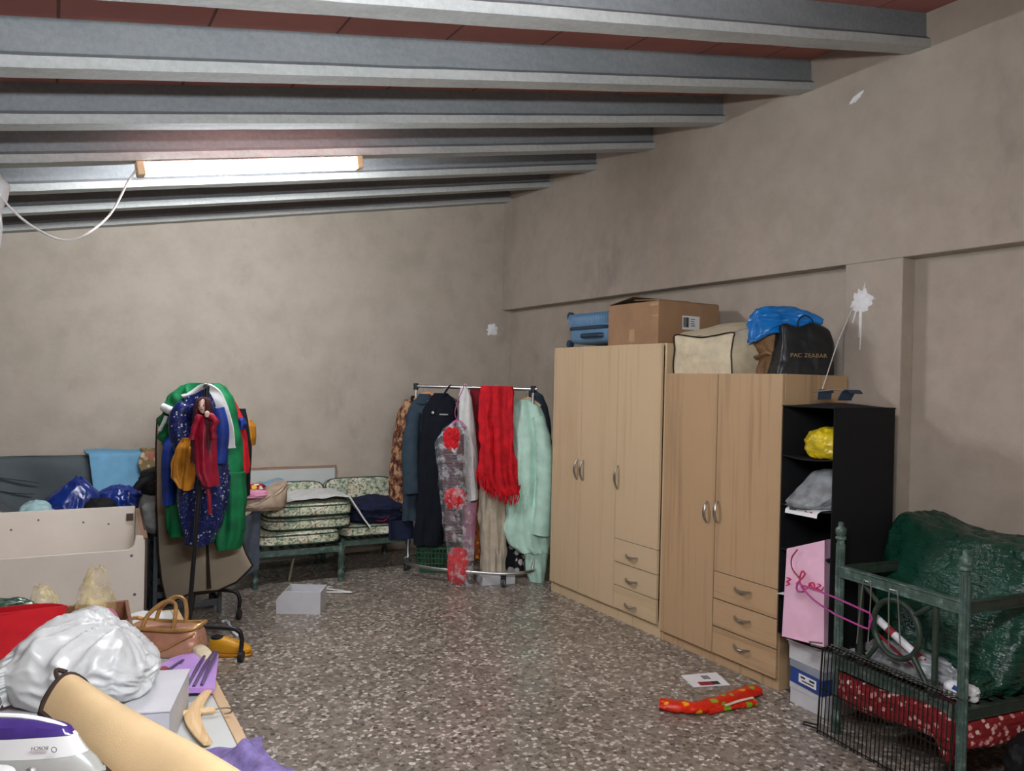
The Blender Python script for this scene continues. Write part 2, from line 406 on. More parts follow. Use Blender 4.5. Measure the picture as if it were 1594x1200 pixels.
def garment_bm(bm, pf, hd, rip=.012, freq=16, seed=1, nt=64, nz=70, o=(0, 0, 0), hem=.012, top=.45, bulge=0):
    zs = [p[0] for p in pf]; z0, z1 = zs[0], zs[-1]
    rings = []
    for j in range(nz + 1):
        t = j / nz; z = z0 + (z1 - z0) * t
        k = 0
        while k < len(pf) - 2 and z < pf[k + 1][0]: k += 1
        a, b = pf[k], pf[k + 1]
        f = (z - a[0]) / (b[0] - a[0]) if abs(b[0] - a[0]) > 1e-9 else 0
        f = max(0, min(1, f)); f = .5 * f + .5 * ease(f)
        xc = a[1] + (b[1] - a[1]) * f; hw = a[2] + (b[2] - a[2]) * f
        h = hd * (top + (1 - top) * ease(min(1, t / .22))) * (1 + bulge * t)
        ring = []
        for i in range(nt):
            an = 2 * PI * i / nt; cx = math.cos(an); sy = math.sin(an)
            x = math.copysign(abs(cx) ** .8, cx) * hw; y = math.copysign(abs(sy) ** .75, sy) * h
            amp = rip * (.35 + .65 * min(1, t * 1.6))
            n1 = noise.noise(Vector((x * freq, z * 1.6, seed * 3.7 + (0 if sy > 0 else 40))))
            n2 = noise.noise(Vector((x * freq * 2.3, z * 3.5, seed * 1.9 + (7 if sy > 0 else 60))))
            y += amp * (1.7 * n1 + .7 * n2) * (.3 + abs(sy))
            x += amp * .8 * noise.noise(Vector((z * 9, an * 2, seed))) * abs(cx)
            zz = z + (hem * noise.noise(Vector((x * 18, seed, 0))) if j == nz else 0)
            ring.append(bm.verts.new((xc + x + o[0], y + o[1], zz + o[2])))
        rings.append(ring)
    for a, b in zip(rings, rings[1:]):
        for i in range(nt): bm.faces.new((a[i], a[(i + 1) % nt], b[(i + 1) % nt], b[i]))
    bm.faces.new(rings[0]); bm.faces.new(rings[-1][::-1])
def garment(name, label, cat, D, pf, m, hd=.06, rip=.012, freq=16, seed=1, group=None, more=None, parent=None, **k):
    """clothing hung at depth D; pf rows (z, middle, half width) from the top down"""
    r0 = pf[0][1]; zb = min(p[0] for p in pf)
    q = [(z - zb, x - r0, w) for z, x, w in pf]
    bm = B(); garment_bm(bm, q, hd, rip, freq, seed, **k)
    if more: more(bm, r0, zb)
    o = obj(name, bm, m, parent, G(r0, D, zb), -YAW, ang=70)
    if not parent: tag(o, label, cat, group)
    return o
LAMP = 30.5
mk_materials()
# ================================================================== SETTING
XW, YB, ZL, RD = 3.893, 6.95, 2.30, 0.107
BS, BY, BZ, SL = 0.722, 2.492, 3.368, 0.1835          # joist spacing, first joist, height at the right wall, roof slope
bm = B(); bx(bm, (-3.2, -3.2, -.1), (4.2, 7.2, 0)); struct('floor', bm, 'terrazzo', smooth=False)
bm = B(); bx(bm, (-3.2, YB, 0), (4.2, YB + .2, 4.1)); struct('wall_back', bm, 'plaster', smooth=False)
bm = B(); bx(bm, (-3.2, -3.2, 0), (4.2, -3.0, 4.1)); struct('wall_front', bm, 'plaster', smooth=False)
bm = B(); bx(bm, (-3.2, -3.0, 0), (-3.0, YB, 4.1)); struct('wall_left', bm, 'plaster', smooth=False)
bm = B()
bx(bm, (XW + RD, -3, 0), (4.25, YB, ZL)); bx(bm, (XW, -3, ZL), (4.25, YB, 4.1)); bx(bm, (XW, 2.617, 0), (XW + RD, 2.971, ZL))
bx(bm, (XW, -1.4, 0), (XW + RD, -1.05, ZL))
struct('wall_right', bm, 'plaster', bev=.006, smooth=False)
bm = B(); zt = BZ + .185
prism(bm, [(-3.2, zt + SL * (-3.2 - XW)), (4.2, zt + SL * (4.2 - XW)), (4.2, zt + .12 + SL * (4.2 - XW)), (-3.2, zt + .12 + SL * (-3.2 - XW))], 1, -3.2, 7.2)
struct('ceiling', bm, 'tile', smooth=False)
prof = [(0, 0), (.115, 0), (.115, .042), (.09, .062), (.085, .188), (.03, .188), (.025, .062), (0, .042)]
proto = None
for k in range(-7, 7):
    y0 = BY + BS * k
    if proto is None:
        bm = B(); n = 40; rows = []
        for i in range(n + 1):
            x = -3.0 + (XW + 3.0) * i / n
            rows.append([bm.verts.new((x, y + .0025 * noise.noise(Vector((x * 4, y * 30, z * 20))), z + SL * (x - XW) + .003 * noise.noise(Vector((x * 6, y * 20, z * 9))))) for y, z in prof])
        for a, b in zip(rows, rows[1:]):
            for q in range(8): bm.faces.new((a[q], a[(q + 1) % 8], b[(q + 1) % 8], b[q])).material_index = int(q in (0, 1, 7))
        bm.faces.new(rows[0]); bm.faces.new(rows[-1][::-1])
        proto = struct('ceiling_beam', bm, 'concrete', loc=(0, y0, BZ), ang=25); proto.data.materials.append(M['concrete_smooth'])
    else:
        o = proto.copy(); COL.objects.link(o); o.location = (0, y0, BZ)
# fresh plaster blots on the walls
def blot(name, c, nrm, r, seed, drips=()):
    bm = B(); n = 40; rings = []
    for rr, h in ((1, 0), (.8, .006), (.4, .012), (.05, .013)):
        ring = []
        for i in range(n):
            a = 2 * PI * i / n
            q = r * rr * (1 + .5 * noise.noise(Vector((math.cos(a) * 2.2, math.sin(a) * 2.2, seed))) + .3 * max(0, noise.noise(Vector((a * 4, seed, 2)))) * (rr > .7))
            ring.append(bm.verts.new((q * math.cos(a), q * math.sin(a), h + .004 * noise.noise(Vector((q * 60, a * 3, 1))))))
        rings.append(ring)
    for a, b in zip(rings, rings[1:]):
        for i in range(n): bm.faces.new((a[i], a[(i + 1) % n], b[(i + 1) % n], b[i]))
    bm.faces.new(rings[-1])
    for (x0, y0, x1, y1, w) in drips:
        tube(bm, smoothpath([(x0, y0, .003), ((x0 + x1) / 2 + w * .4, (y0 + y1) / 2, .003), (x1, y1, .002)], 4), [w * (1 - i / 9 * .6) for i in range(9)], 6)
    o = struct(name, bm, 'patch', loc=c); o.rotation_euler = face_to(nrm).to_euler(); return o
# looking at the right wall from inside: local x runs along -Y ... +Y
blot('plaster_patch', (XW, 2.858, 2.085), (-1, 0, 0), .062, 3, [(-.03, -.03, -.055, -.12, .006), (-.01, -.04, -.012, -.2, .006), (.0, -.04, -.005, -.27, .005), (0, .03, .02, .10, .005), (.05, 0, .085, .01, .005), (-.05, 0, -.07, -.03, .01)])
blot('plaster_patch', (3.79, YB, 2.10), (0, -1, 0), .058, 5)
o = blot('plaster_patch', (XW, 2.925, 3.235), (-1, 0, 0), .03, 8); o.scale = (1.6, .5, 1); o.rotation_euler.rotate_axis('Z', .5)
# ================================================================== LAMPS
def tube_lamp(label, a, b, gm='glow', shade_top=True):
    a, b = Vector(a), Vector(b); L = (b - a).length; c = (a + b) / 2
    t = thing('fluorescent_lamp', label, 'lamp', c)
    t.rotation_euler = (0, -math.atan2(b.z - a.z, b.x - a.x), 0)
    bm = B()
    if shade_top: prism(bm, [(-.030, .026), (.030, .026), (.026, .034), (-.026, .034)], 0, -L / 2 + .03, L / 2 - .03)
    else: bx(bm, (-L / 2 + .03, -.022, .046), (L / 2 - .03, .022, .06))
    obj('housing', bm, 'white_pl', t, bev=0, smooth=False)
    bm = B(); cyl(bm, (-L / 2 + .045, 0, -.006), (L / 2 - .045, 0, -.006), .036, 24); obj('diffuser', bm, gm, t)
    for s in (-1, 1):
        bm = B(); box(bm, (s * (L / 2 - .022), 0, -.004), (.044, .09, .076)); obj('end_cap', bm, 'cream_pl', t, bev=.008)
    for s in (-1, 1):
        bm = B()
        if shade_top: box(bm, (s * L * .3, 0, .034), (.05, .05, .006)); obj('bracket', bm, 'nickel', t, smooth=False)
        else: tube(bm, [(s * L * .32, 0, .05), (s * L * .32, 0, .545 + .01 * s)], .004, 8); obj('hanging_wire', bm, 'nickel', t)
    return t
tube_lamp('glowing white tube lamp fixed under the joists, nearer the back wall', (.37, 4.685, 2.682), (1.615, 4.685, 2.9105))
tube_lamp('glowing white tube lamp under the joists above the camera', (.05, .7, 2.12), (1.28, .7, 2.358), 'glow_dim', False)
bm = B(); tube(bm, smoothpath([(.378, 4.685, 2.684), (.335, 4.68, 2.61), (.25, 4.66, 2.42), (.13, 4.58, 2.285), (.03, 4.59, 2.255), (-.08, 4.60, 2.30), (-.17, 4.61, 2.37), (-.235, 4.62, 2.45)], 8), .0058, 8)
tag(obj('power_cord', bm, 'white_pl'), 'white cord drooping from the left end of the lit tube lamp', 'cord')
bm = B()
garment_bm(bm, [(2.60, -.30, .03), (2.56, -.29, .055), (2.50, -.275, .085), (2.44, -.28, .08), (2.38, -.285, .055), (2.30, -.285, .065), (2.20, -.29, .06)], .05, .01, 20, 4, 40, 40, o=(0, 4.66, 0))
tag(obj('plastic_bag', bm, 'white_film', ang=70), 'white plastic bag hanging from the ceiling joist at the far left edge', 'bag')
# ================================================================== WARDROBES
def pull(parent, c, length, vertical, m='nickel'):
    bm = B(); pts = []; rr = []
    for i in range(13):
        t = i / 12 * 2 - 1; d = -.005 - .026 * (1 - t * t)
        pts.append((d, 0, t * length / 2) if vertical else (d, t * length / 2, -.006 * (1 - t * t))); rr.append(.0055 + .004 * (1 - t * t))
    tube(bm, pts, rr, 10, flat=.8)
    return obj('handle', bm, m, parent, c)
def wardrobe(label, y0, y1, h, depth, m, mh, doors, drawers, plinth, x=3.315):
    t = thing('wardrobe', label, 'wardrobe', (x, (y0 + y1) / 2, 0)); yc = (y0 + y1) / 2
    bm = B(); xi = .019
    bx(bm, (xi, y0 - yc, 0), (depth, y0 - yc + .018, h)); bx(bm, (xi, y1 - yc - .018, 0), (depth, y1 - yc, h))
    bx(bm, (xi, y0 - yc + .018, h - .018), (depth, y1 - yc - .018, h)); bx(bm, (xi, y0 - yc + .018, plinth), (depth, y1 - yc - .018, plinth + .018))
    bx(bm, (depth - .01, y0 - yc + .018, plinth + .018), (depth, y1 - yc - .018, h - .018))
    obj('carcass', bm, m, t, smooth=False, bev=.0015)
    bm = B(); bx(bm, (.024, y0 - yc + .018, 0), (.04, y1 - yc - .018, plinth - .001)); obj('plinth', bm, m, t, smooth=False)
    for a, b, z0, z1, hy, hz, hl in doors:
        bm = B(); bx(bm, (0, a - yc + .0015, z0), (.018, b - yc - .0015, z1)); d = obj('door', bm, m, t, bev=.0012, smooth=False)
        pull(d, (0, hy - yc, hz), hl, True)
    for a, b, z0, z1, hy, hz in drawers:
        bm = B(); bx(bm, (0, a - yc + .0015, z0 + .0015), (.018, b - yc - .0015, z1 - .0015)); d = obj('drawer', bm, mh, t, bev=.0012, smooth=False)
        pull(d, (0, hy - yc, hz), .115, False)
    return t
wardrobe('taller pale beech wardrobe with three doors beside the clothes rail', 3.826, 5.088, 1.857, .52, 'beech', 'beech_h',
         [(4.708, 5.086, .082, 1.853, 4.745, .968, .15), (4.292, 4.708, .082, 1.853, 4.672, .968, .15), (3.85, 4.292, .553, 1.853, 4.268, .965, .16)],
         [(3.85, 4.292, .396, .551, 4.098, .464), (3.85, 4.292, .24, .394, 4.096, .307), (3.85, 4.292, .084, .238, 4.1, .141)], .08)
wardrobe('shorter darker oak wardrobe with two doors beside the hanging organiser', 2.888, 3.815, 1.667, .51, 'oak', 'oak_h',
         [(3.362, 3.812, .062, 1.664, 3.42, .862, .125), (2.892, 3.358, .535, 1.664, 3.335, .875, .125)],
         [(2.892, 3.358, .378, .532, 3.131, .476), (2.892, 3.358, .219, .375, 3.13, .317), (2.892, 3.358, .062, .216, 3.128, .158)], .06)
# ---- on the wardrobes
t = thing('suitcase', 'blue ribbed hard suitcase lying on the taller wardrobe', 'suitcase', (3.62, 4.81, 1.857))
bm = B(); blob(bm, (0, 0, .145), (.2, .275, .118), 7, 0, 1, 1, 5, flat=False)
obj('shell', bm, 'suit', t)
bm = B()
for i in range(27):
    y = -.25 + i * .0192
    tube(bm, [(-.199, y, .175), (-.2, y, .2), (-.198, y, .235), (-.185, y, .255)], .005, 6)
obj('ribs', bm, 'suit', t)
bm = B(); blob(bm, (0, 0, .145), (.206, .281, .019), 7, 0, 1, 1, 4, flat=False); obj('zip_band', bm, 'suit_dark', t)
bm = B(); tube(bm, [(-.2, -.19, .085), (-.222, -.18, .085), (-.226, -.08, .085), (-.222, .04, .085), (-.2, .05, .085)], .014, 10, flat=1.2); obj('carry_handle', bm, 'suit_dark', t)
for z in (.035, .25):
    for x in (-.14, .14):
        bm = B(); cyl(bm, (x - .014, .31, z), (x + .014, .31, z), .032, 18); cyl(bm, (x - .02, .296, z), (x + .02, .296, z), .012); obj('wheel', bm, 'suit_dark', t)
t = thing('cardboard_box', 'brown cardboard box with loose top flaps on the taller wardrobe', 'box', (3.6, 4.185, 1.857))
bm = B(); w, l, h = .26, .263, .275
for a, b in (((-w, -l, 0), (w, l, .005)), ((-w, -l, .005), (-w + .005, l, h)), ((w - .005, -l, .005), (w, l, h)), ((-w + .005, -l, .005), (w - .005, -l + .005, h)), ((-w + .005, l - .005, .005), (w - .005, l, h))): bx(bm, a, b)
obj('body', bm, 'card', t, smooth=False)
for s, ang, mm in ((-1, .06, 'card'), (1, .16, 'card')):
    bm = B(); box(bm, (0, -s * .128, 0), (2 * w - .01, .252, .005)); o = obj('flap', bm, 'card_dark' if s > 0 else 'card', t, (0, s * l, h + .004), smooth=False); o.rotation_euler.x = -s * ang
bm = B(); bx(bm, (-.06, -l - .001, .1), (.09, -l, .19)); lb = obj('shipping_label', bm, 'paper', t, smooth=False)
bm = B()
random.seed(4)
for i in range(11): bx(bm, (-.052 + i * .0045, -l - .0016, .115), (-.0495 + i * .0045 + random.random() * .0015, -l - .001, .18))
for i in range(4): bx(bm, (.012, -l - .0016, .125 + i * .014), (.04 + random.random() * .035, -l - .001, .13 + i * .014))
obj('barcode', bm, 'black_ink', lb, smooth=False)
bm = B(); bx(bm, (-w - .001, -.025, .02), (-w, .03, .1)); bx(bm, (-w - .001, -l, h - .03), (-w, -l + .09, h - .012)); bx(bm, (-w - .001, -l, h - .1), (-w, -l + .06, h - .09)); obj('tape', bm, 'tape', t, smooth=False)
# cream storage bag
def pillow_face(bm, x0, x1, y0, y1, z0, zf, zb, bulge, seed):
    n = 22
    def front(u, v):
        b = math.sin(PI * u) * math.sin(PI * v)
        return (x0 - bulge * b + .012 * crum((u, v, 0), 3, seed) * b ** .5, y0 + (y1 - y0) * u, z0 + (zf - z0) * v - .012 * math.sin(PI * u) * v)
    sheet(bm, n, n, front, .003)
    def topf(u, v):
        b = math.sin(PI * u)
        return (x0 + (x1 - x0) * v, y0 + (y1 - y0) * u + .03 * v * (.5 - u), zf + (zb - zf) * v * (1 + .2 * (1 - v)) + .02 * b * math.sin(PI * v) - .012 * b * (1 - v) + .008 * crum((u, v, 2), 3, seed))
    sheet(bm, n, n, topf, .003)
    for yy, s in ((y0, -1), (y1, 1)):
        def side(u, v, yy=yy, s=s):
            xx = x0 + (x1 - x0) * u; zt = zf + (zb - zf) * u * (1 + .2 * (1 - u))
            return (xx, yy + s * .03 * math.sin(PI * u) * math.sin(PI * v) - s * .015 * u + .01 * crum((u, v, s), 3, seed) * math.sin(PI * u), z0 + (zt - z0) * v)
        sheet(bm, n, n, side, .003)
    sheet(bm, 4, 4, lambda u, v: (x1, y0 + .01 + (y1 - y0 - .02) * u, z0 + (zb - z0) * v), .003)
    sheet(bm, 4, 4, lambda u, v: (x0 + (x1 - x0) * v, y0 + (y1 - y0) * u, z0 + .002), .003)
t = thing('storage_bag', 'cream storage bag with dark piping on the shorter wardrobe', 'bag', (3.6, 3.54, 1.667))
bm = B(); pillow_face(bm, -.24, .2, -.245, .245, 0, .235, .33, .035, 5); obj('body', bm, 'linen', t, ang=70)
bm = B()
tube(bm, smoothpath([(-.243, -.245, 0), (-.25, -.247, .06), (-.246, -.238, .12), (-.245, -.25, .2), (-.243, -.245, .235), (-.25, -.1, .222), (-.252, 0, .216), (-.25, .1, .226), (-.243, .245, .237), (-.25, .235, .15), (-.246, .25, .06), (-.243, .245, 0)], 5), .0045, 6)
obj('piping', bm, 'brown_trim', t)
t = thing('paper_bag', 'folded brown kraft paper bag between cream and black bags', 'bag', (3.62, 3.215, 1.667))
bm = B()
def fold(q):
    x, y, z = q
    return (x + .03 * math.sin(z * 20), y + .01 * math.sin(z * 45), z)
blob(bm, (0, 0, 0), (.1, .075, .13), 5, .1, 1.6, 4, 5, fold); obj('body', bm, 'kraft', t, ang=60)
bm = B(); sheet(bm, 10, 4, lambda u, v: (-.108 - .012 * math.sin(PI * v) + .02 * v, -.07 + .14 * u, .118 - .02 * v + .012 * math.sin(u * 5)), .004); obj('folded_rim', bm, 'kraft', t)
t = thing('shopping_bag', 'black shopping bag with gold lettering on the shorter wardrobe', 'bag', (3.62, 3.04, 1.667), -.5)
bm = B()
def tap(q):
    x, y, z = q; k = 1 - .18 * max(0, z / .28); return (x * k + .015 * math.sin(z * 9), y * (1 - .45 * max(0, z / .28)), z + .012 * math.sin(x * 30) * (z > .2))
blob(bm, (0, 0, 0), (.16, .1, .152), 9, .05, 2.6, 9, 5, tap); obj('body', bm, 'black_bag', t, ang=60)
words('PAC ZEABAR', .032, 'gold_print', t, (.005, -.1045, .105), face_to((0, -1, .12)), sx=1.1)
bm = B(); tube(bm, smoothpath([(-.05, -.075, .25), (-.045, -.08, .3), (-.01, -.08, .325), (.03, -.08, .3), (.04, -.075, .25)], 5), .003, 6); obj('carry_handle', bm, 'black_cloth', t)
t = thing('plastic_bag', 'bright blue plastic bag resting on top of the black shopping bag', 'bag', (3.6, 3.17, 1.905), -.5)
bm = B()
def slump(q):
    x, y, z = q; return (x + .03 * (z / .1), y, z * (1 - .35 * max(0, x / .16)) - .05 * max(0, -x / .16) ** 2 * (z < .05))
blob(bm, (0, 0, 0), (.165, .1, .078), 5.5, .17, 2.3, 12, 5, slump); obj('body', bm, 'blue_pl', t, ang=70)
bm = B(); tube(bm, smoothpath([(.04, -.1, .02), (.05, -.125, .07), (.09, -.12, .1), (.13, -.1, .09)], 5), .003, 6); tube(bm, smoothpath([(.1, -.1, .02), (.115, -.115, .06), (.14, -.1, .08)], 5), .003, 6); obj('handle', bm, 'blue_pl', t)
# ================================================================== HANGING ORGANISER
t = thing('hanging_organiser', 'black fabric hanging shelf organiser beside the oak wardrobe', 'organiser', (3.455, 2.655, .343), -.02)
W2, D2, H2 = .155, .225, 1.16
bm = B(); sheet(bm, 4, 24, lambda u, v: (-D2 + 2 * D2 * u, -W2 + .006 * math.sin(v * 19) * math.sin(PI * u), H2 * v), .004)
sheet(bm, 4, 24, lambda u, v: (-D2 + 2 * D2 * u, W2 + .006 * math.sin(v * 17 + 1) * math.sin(PI * u), H2 * v), .004)
sheet(bm, 4, 12, lambda u, v: (D2, -W2 + 2 * W2 * u, H2 * v), .004)
obj('fabric_walls', bm, 'black_cloth', t)
bm = B(); sheet(bm, 14, 14, lambda u, v: (-D2 - .004 + (2 * D2 + .008) * u, -W2 - .004 + (2 * W2 + .008) * v, H2 + .018 * math.sin(PI * u) * math.sin(PI * v)), .006); obj('top_panel', bm, 'black_cloth', t)
for z in (0, .195, .43, .655, .905):
    bm = B(); sheet(bm, 6, 6, lambda u, v, z=z: (-D2 - .004 + 2 * D2 * u, -W2 + .003 + 2 * (W2 - .003) * v, z + .004 - .012 * math.sin(PI * v)), .005); obj('shelf', bm, 'black_cloth', t)
for y, yy in ((.05, .1), (-.07, -.13)):
    bm = B(); sheet(bm, 6, 10, lambda u, v, y=y, yy=yy: (-.1 + .1 * u + .05 * v, y + (yy - y) * v * .5, H2 + .012 + .075 * math.sin(PI * (.1 + .62 * v)) ), .004); obj('strap', bm, 'suit_dark', t)
bm = B(); tube(bm, [(-.11, .07, H2 + .075), (-.02, .0, H2 + .09), (.06, -.08, H2 + .07)], .004, 6); obj('hook_bar', bm, 'nickel', t)
bm = B(); tube(bm, [(3.884, 2.905, 2.06), (3.7, 2.86, 1.85), (3.42, 2.735, 1.575)], .0028, 6)
tag(obj('hanging_string', bm, 'white_pl'), 'thin white string from the plaster blot down to the organiser', 'string')
bm = B(); blob(bm, (0, 0, 0), (.11, .105, .083), 2.4, .13, 2, 21, 5)
tag(obj('plastic_bag', bm, 'yellow_pl', loc=(3.36, 2.625, 1.247), ang=70), 'yellow plastic bag on the top shelf of the organiser', 'bag')
bm = B()
def wedge(q):
    x, y, z = q; k = min(1, max(.12, (x + .2) / .2)); return (x, y + .03 * (x < -.05) * (-.05 - x) * 8, z * k)
blob(bm, (0, 0, 0), (.19, .11, .1), 2.6, .1, 2.2, 22, 5, wedge)
tag(obj('clothes_bag', bm, 'grey_film', loc=(3.36, 2.645, 1.004), ang=70), 'grey film bag of clothes poking out of the second shelf', 'bag')
t = thing('leaflet', 'white leaflet with dark red emblem drooping over the second shelf', 'paper', (3.235, 2.65, 1.0))
bm = B(); sheet(bm, 8, 8, lambda u, v: (.055 - .10 * min(1, v * 1.4) - .012 * max(0, v - .55), .095 - .19 * u, .0045 - .075 * max(0, v - .55)), .002); obj('sheet', bm, 'paper', t)
bm = B(); prism(bm, [(-.055, -.0375), (-.012, -.0375), (-.012, -.008), (-.0335, -.016), (-.055, -.008)], 0, -.0512, -.05); o = obj('emblem', bm, 'red_ink', t, (.0025, -.01, .012), smooth=False); o.rotation_euler.y = -.1
bm = B(); bx(bm, (-.0492, .03, -.010), (-.047, .07, -.004)); obj('printed_line', bm, 'black_ink', t, smooth=False)
bm = B(); sheet(bm, 6, 4, lambda u, v: (3.185 + .12 * v, 2.785 - .11 * u, .556 + .01 * math.sin(3 * u) - .012 * u), .003)
tag(obj('paper_sheet', bm, 'paper'), 'white sheet sticking out of the organiser left of the pink bag', 'paper')
# shoe boxes under it
def shoebox(label, c, s, rz, m, lidm, lidh=.3, cat='box'):
    t = thing('shoe_box', label, cat, c, rz)
    x, y, h = s
    bm = B(); box(bm, (0, 0, h * (1 - lidh) / 2), (x - .006, y - .006, h * (1 - lidh))); obj('box_base', bm, m, t, smooth=False, bev=.002)
    bm = B(); box(bm, (0, 0, h * (1 - lidh / 2)), (x, y, h * lidh)); obj('lid', bm, lidm, t, smooth=False, bev=.002)
    return t
RB = -.1
shoebox('lowest white shoe box standing on the floor by the oak wardrobe', (3.37, 2.64, 0), (.21, .24, .105), RB, 'white_card', 'white_card')
tb = shoebox('blue shoe box in the stack under the organiser', (3.355, 2.64, .106), (.2, .23, .115), RB - .05, 'blue_box', 'grey_lid', .32)
bm = B(); bx(bm, (-.103, -.075, .02), (-.1, .045, .062)); lb = obj('size_label', bm, 'paper', tb, smooth=False)
bm = B(); bx(bm, (-.1042, -.065, .045), (-.103, -.03, .055)); bx(bm, (-.1042, -.06, .03), (-.103, .02, .036)); bx(bm, (-.1042, .0, .045), (-.103, .03, .054)); obj('printed_text', bm, 'black_ink', lb, smooth=False)
shoebox('upper white shoe box topped with loose papers in the stack', (3.355, 2.645, .222), (.2, .24, .1), RB, 'white_card', 'white_card')
for i, (dz, a, s, lb) in enumerate(((.004, .1, .2, 'lower loose paper under the pink bag'), (.012, -.25, .19, 'topmost loose paper under the pink bag'))):
    bm = B(); sheet(bm, 6, 6, lambda u, v: ((u - .5) * s, (v - .5) * s * 1.2, .008 * math.sin(PI * u)), .003)
    tag(obj('paper_sheet', bm, 'paper', loc=(3.34, 2.645, .322 + dz), rz=a), lb + ' on the shoe boxes', 'paper')
# pink shopping bag
t = thing('gift_bag', 'pink paper bag with magenta script leaning on the organiser', 'bag', (3.215, 2.615, .366), .25)
t.rotation_euler.x = -.0; t.rotation_euler.y = .07
bm = B()
bw, bd, bh = .105, .055, .50
sheet(bm, 10, 20, lambda u, v: (-bd + .008 * math.sin(PI * u) + .004 * crum((u, v * 2, 0), 2, 3), bw - 2 * bw * u * (1 - .12 * v), bh * v * (.86 + .14 * u)), .002)
sheet(bm, 10, 20, lambda u, v: (bd, bw - 2 * bw * u * (1 - .12 * v), bh * v * (.86 + .14 * u)), .002)
for yy, kk, hh in ((bw, 0, .86), (-bw, .24, 1.0)):
    sheet(bm, 6, 20, lambda u, v, yy=yy, kk=kk, hh=hh: (-bd + 2 * bd * u, yy * (1 - kk * v) + math.copysign(.006, yy) * -math.sin(PI * u) * v, bh * v * hh), .002)
sheet(bm, 2, 2, lambda u, v: (-bd + 2 * bd * u, -bw + 2 * bw * v, .002), .003)
obj('body', bm, 'pink_bag', t, ang=60)
bm = B()
def script(pts, r=.0062):
    tube(bm, smoothpath([(-bd - .003, y, z) for y, z in pts], 5), r, 6, flat=.5)
script([(.095, .29), (.075, .285), (.095, .27), (.08, .262), (.097, .25)], .006)
script([(.045, .27), (.02, .3), (.005, .325), (.02, .335), (.03, .3), (.02, .265), (-.005, .255), (-.02, .275)])
script([(-.02, .285), (-.04, .29), (-.045, .265), (-.025, .262), (-.02, .285), (-.045, .258), (-.06, .275)])
script([(-.06, .29), (-.075, .285), (-.06, .27), (-.08, .262), (-.09, .28)], .005)
obj('script_print', bm, 'magenta', t)
bm = B(); tube(bm, smoothpath([(-bd - .002, .05, bh * .87), (-bd - .006, .075, bh * .78), (-bd - .006, .07, bh * .68), (-bd - .006, .03, bh * .6)], 5), .003, 6); obj('cord_handle', bm, 'red_ink', t)
# ================================================================== GREEN IRON ARMCHAIR
def iron_post(bm, x, y, h, finial=True):
    m = Matrix.Translation((x, y, 0))
    p = [(.022, 0), (.024, .012), (.018, .03), (.021, .045), (.026, .055), (.026, .075), (.018, .085), (.015, .1)]
    p += [(.0165, .11), (.0165, h - .1)]
    if finial: p += [(.0165, h - .085), (.024, h - .08), (.024, h - .07), (.018, h - .065), (.023, h - .055), (.025, h - .042), (.023, h - .03), (.014, h - .024), (.012, h - .016), (.014, h - .008), (.008, h - .001), (.0, h)]
    else: p += [(.024, h - .085), (.026, h - .06), (.019, h - .05), (.019, h - .004), (.012, h)]
    lathe(bm, p, 18, m)
    for i in range(8):
        a = 2 * PI * i / 8
        cyl(bm, (x + .0165 * math.cos(a), y + .0165 * math.sin(a), .11), (x + .0165 * math.cos(a), y + .0165 * math.sin(a), h - .1), .0038, 6)
t = thing('iron_armchair', 'weathered green iron armchair frame by the right wall', 'armchair', (3.14, 2.1, 0), -.12)
# local axes: y along the front panel, x back towards the wall
hp = .315
for y in (-hp, hp):
    for x in (0, .70):
        bm = B(); iron_post(bm, x, y, .98 if x == 0 else .8, True); obj('post', bm, 'iron_green', t, ang=50)
def rail(bm, a, b, w=.013, h=.022):
    a, b = Vector(a), Vector(b); d = b - a
    rot = Matrix.Rotation(math.atan2(d.y, d.x), 3, 'Z')
    box(bm, (a + b) / 2, (d.length, w * 2, h * 2), rot)
    for s in (-1, 1): box(bm, (a + b) / 2 + Vector((0, 0, s * h)), (d.length, w * 2.8, .007), rot)
for z in (.752, .33):
    bm = B(); rail(bm, (0, -hp, z), (0, hp, z)); obj('front_rail', bm, 'iron_green', t, bev=.002, smooth=False)
    for s in (-1, 1):
        bm = B(); rail(bm, (.0, s * hp, z), (.70, s * hp, z), .009, .02); obj('side_rail', bm, 'iron_dark', t, bev=.002, smooth=False)
bm = B()
cyl(bm, (0, .19, .34), (0, .19, .74), .0125, 10); cyl(bm, (0, -.19, .34), (0, -.19, .74), .0125, 10)
C = [(0, .118 * math.cos(2 * PI * i / 40), .575 + .122 * math.sin(2 * PI * i / 40)) for i in range(40)]
tube(bm, C, .0125, 10, closed=True)
for s in (-1, 1):
    cyl(bm, (0, s * .19, .735), (0, s * .085, .655), .011, 8); cyl(bm, (0, s * .19, .345), (0, s * .085, .49), .011, 8)
obj('ornament', bm, 'iron_dark', t, ang=60)
bm = B()
for i in range(9): bx(bm, (.02 + i * .075, -hp, .335), (.05 + i * .075, hp, .343))
obj('seat_slats', bm, 'iron_dark', t, smooth=False)
# red floral cushion strapped below the seat rail
bm = B(); blob(bm, (.32, 0, .185), (.36, .33, .07), 7, .02, 5, 2, 5, lambda q: (q[0], q[1], q[2] - .02 * math.sin(q[1] * 9) * (q[0] < -.2)))
tag(obj('seat_cushion', bm, 'redfloral', loc=(3.14, 2.1, 0), rz=-.12, ang=70), 'red flower print cushion under the green armchair seat rail', 'cushion')
bm = B(); garment_bm(bm, [(.28, 0, .05), (.24, 0, .055), (.19, .01, .035), (.13, .02, .02)], .035, .014, 40, 6, 40, 24)
tag(obj('tied_cloth', bm, 'redfloral', loc=(3.115, 1.86, 0), rz=-1.6, ang=70), 'knotted red print cloth corner at the armchair front post', 'cloth')
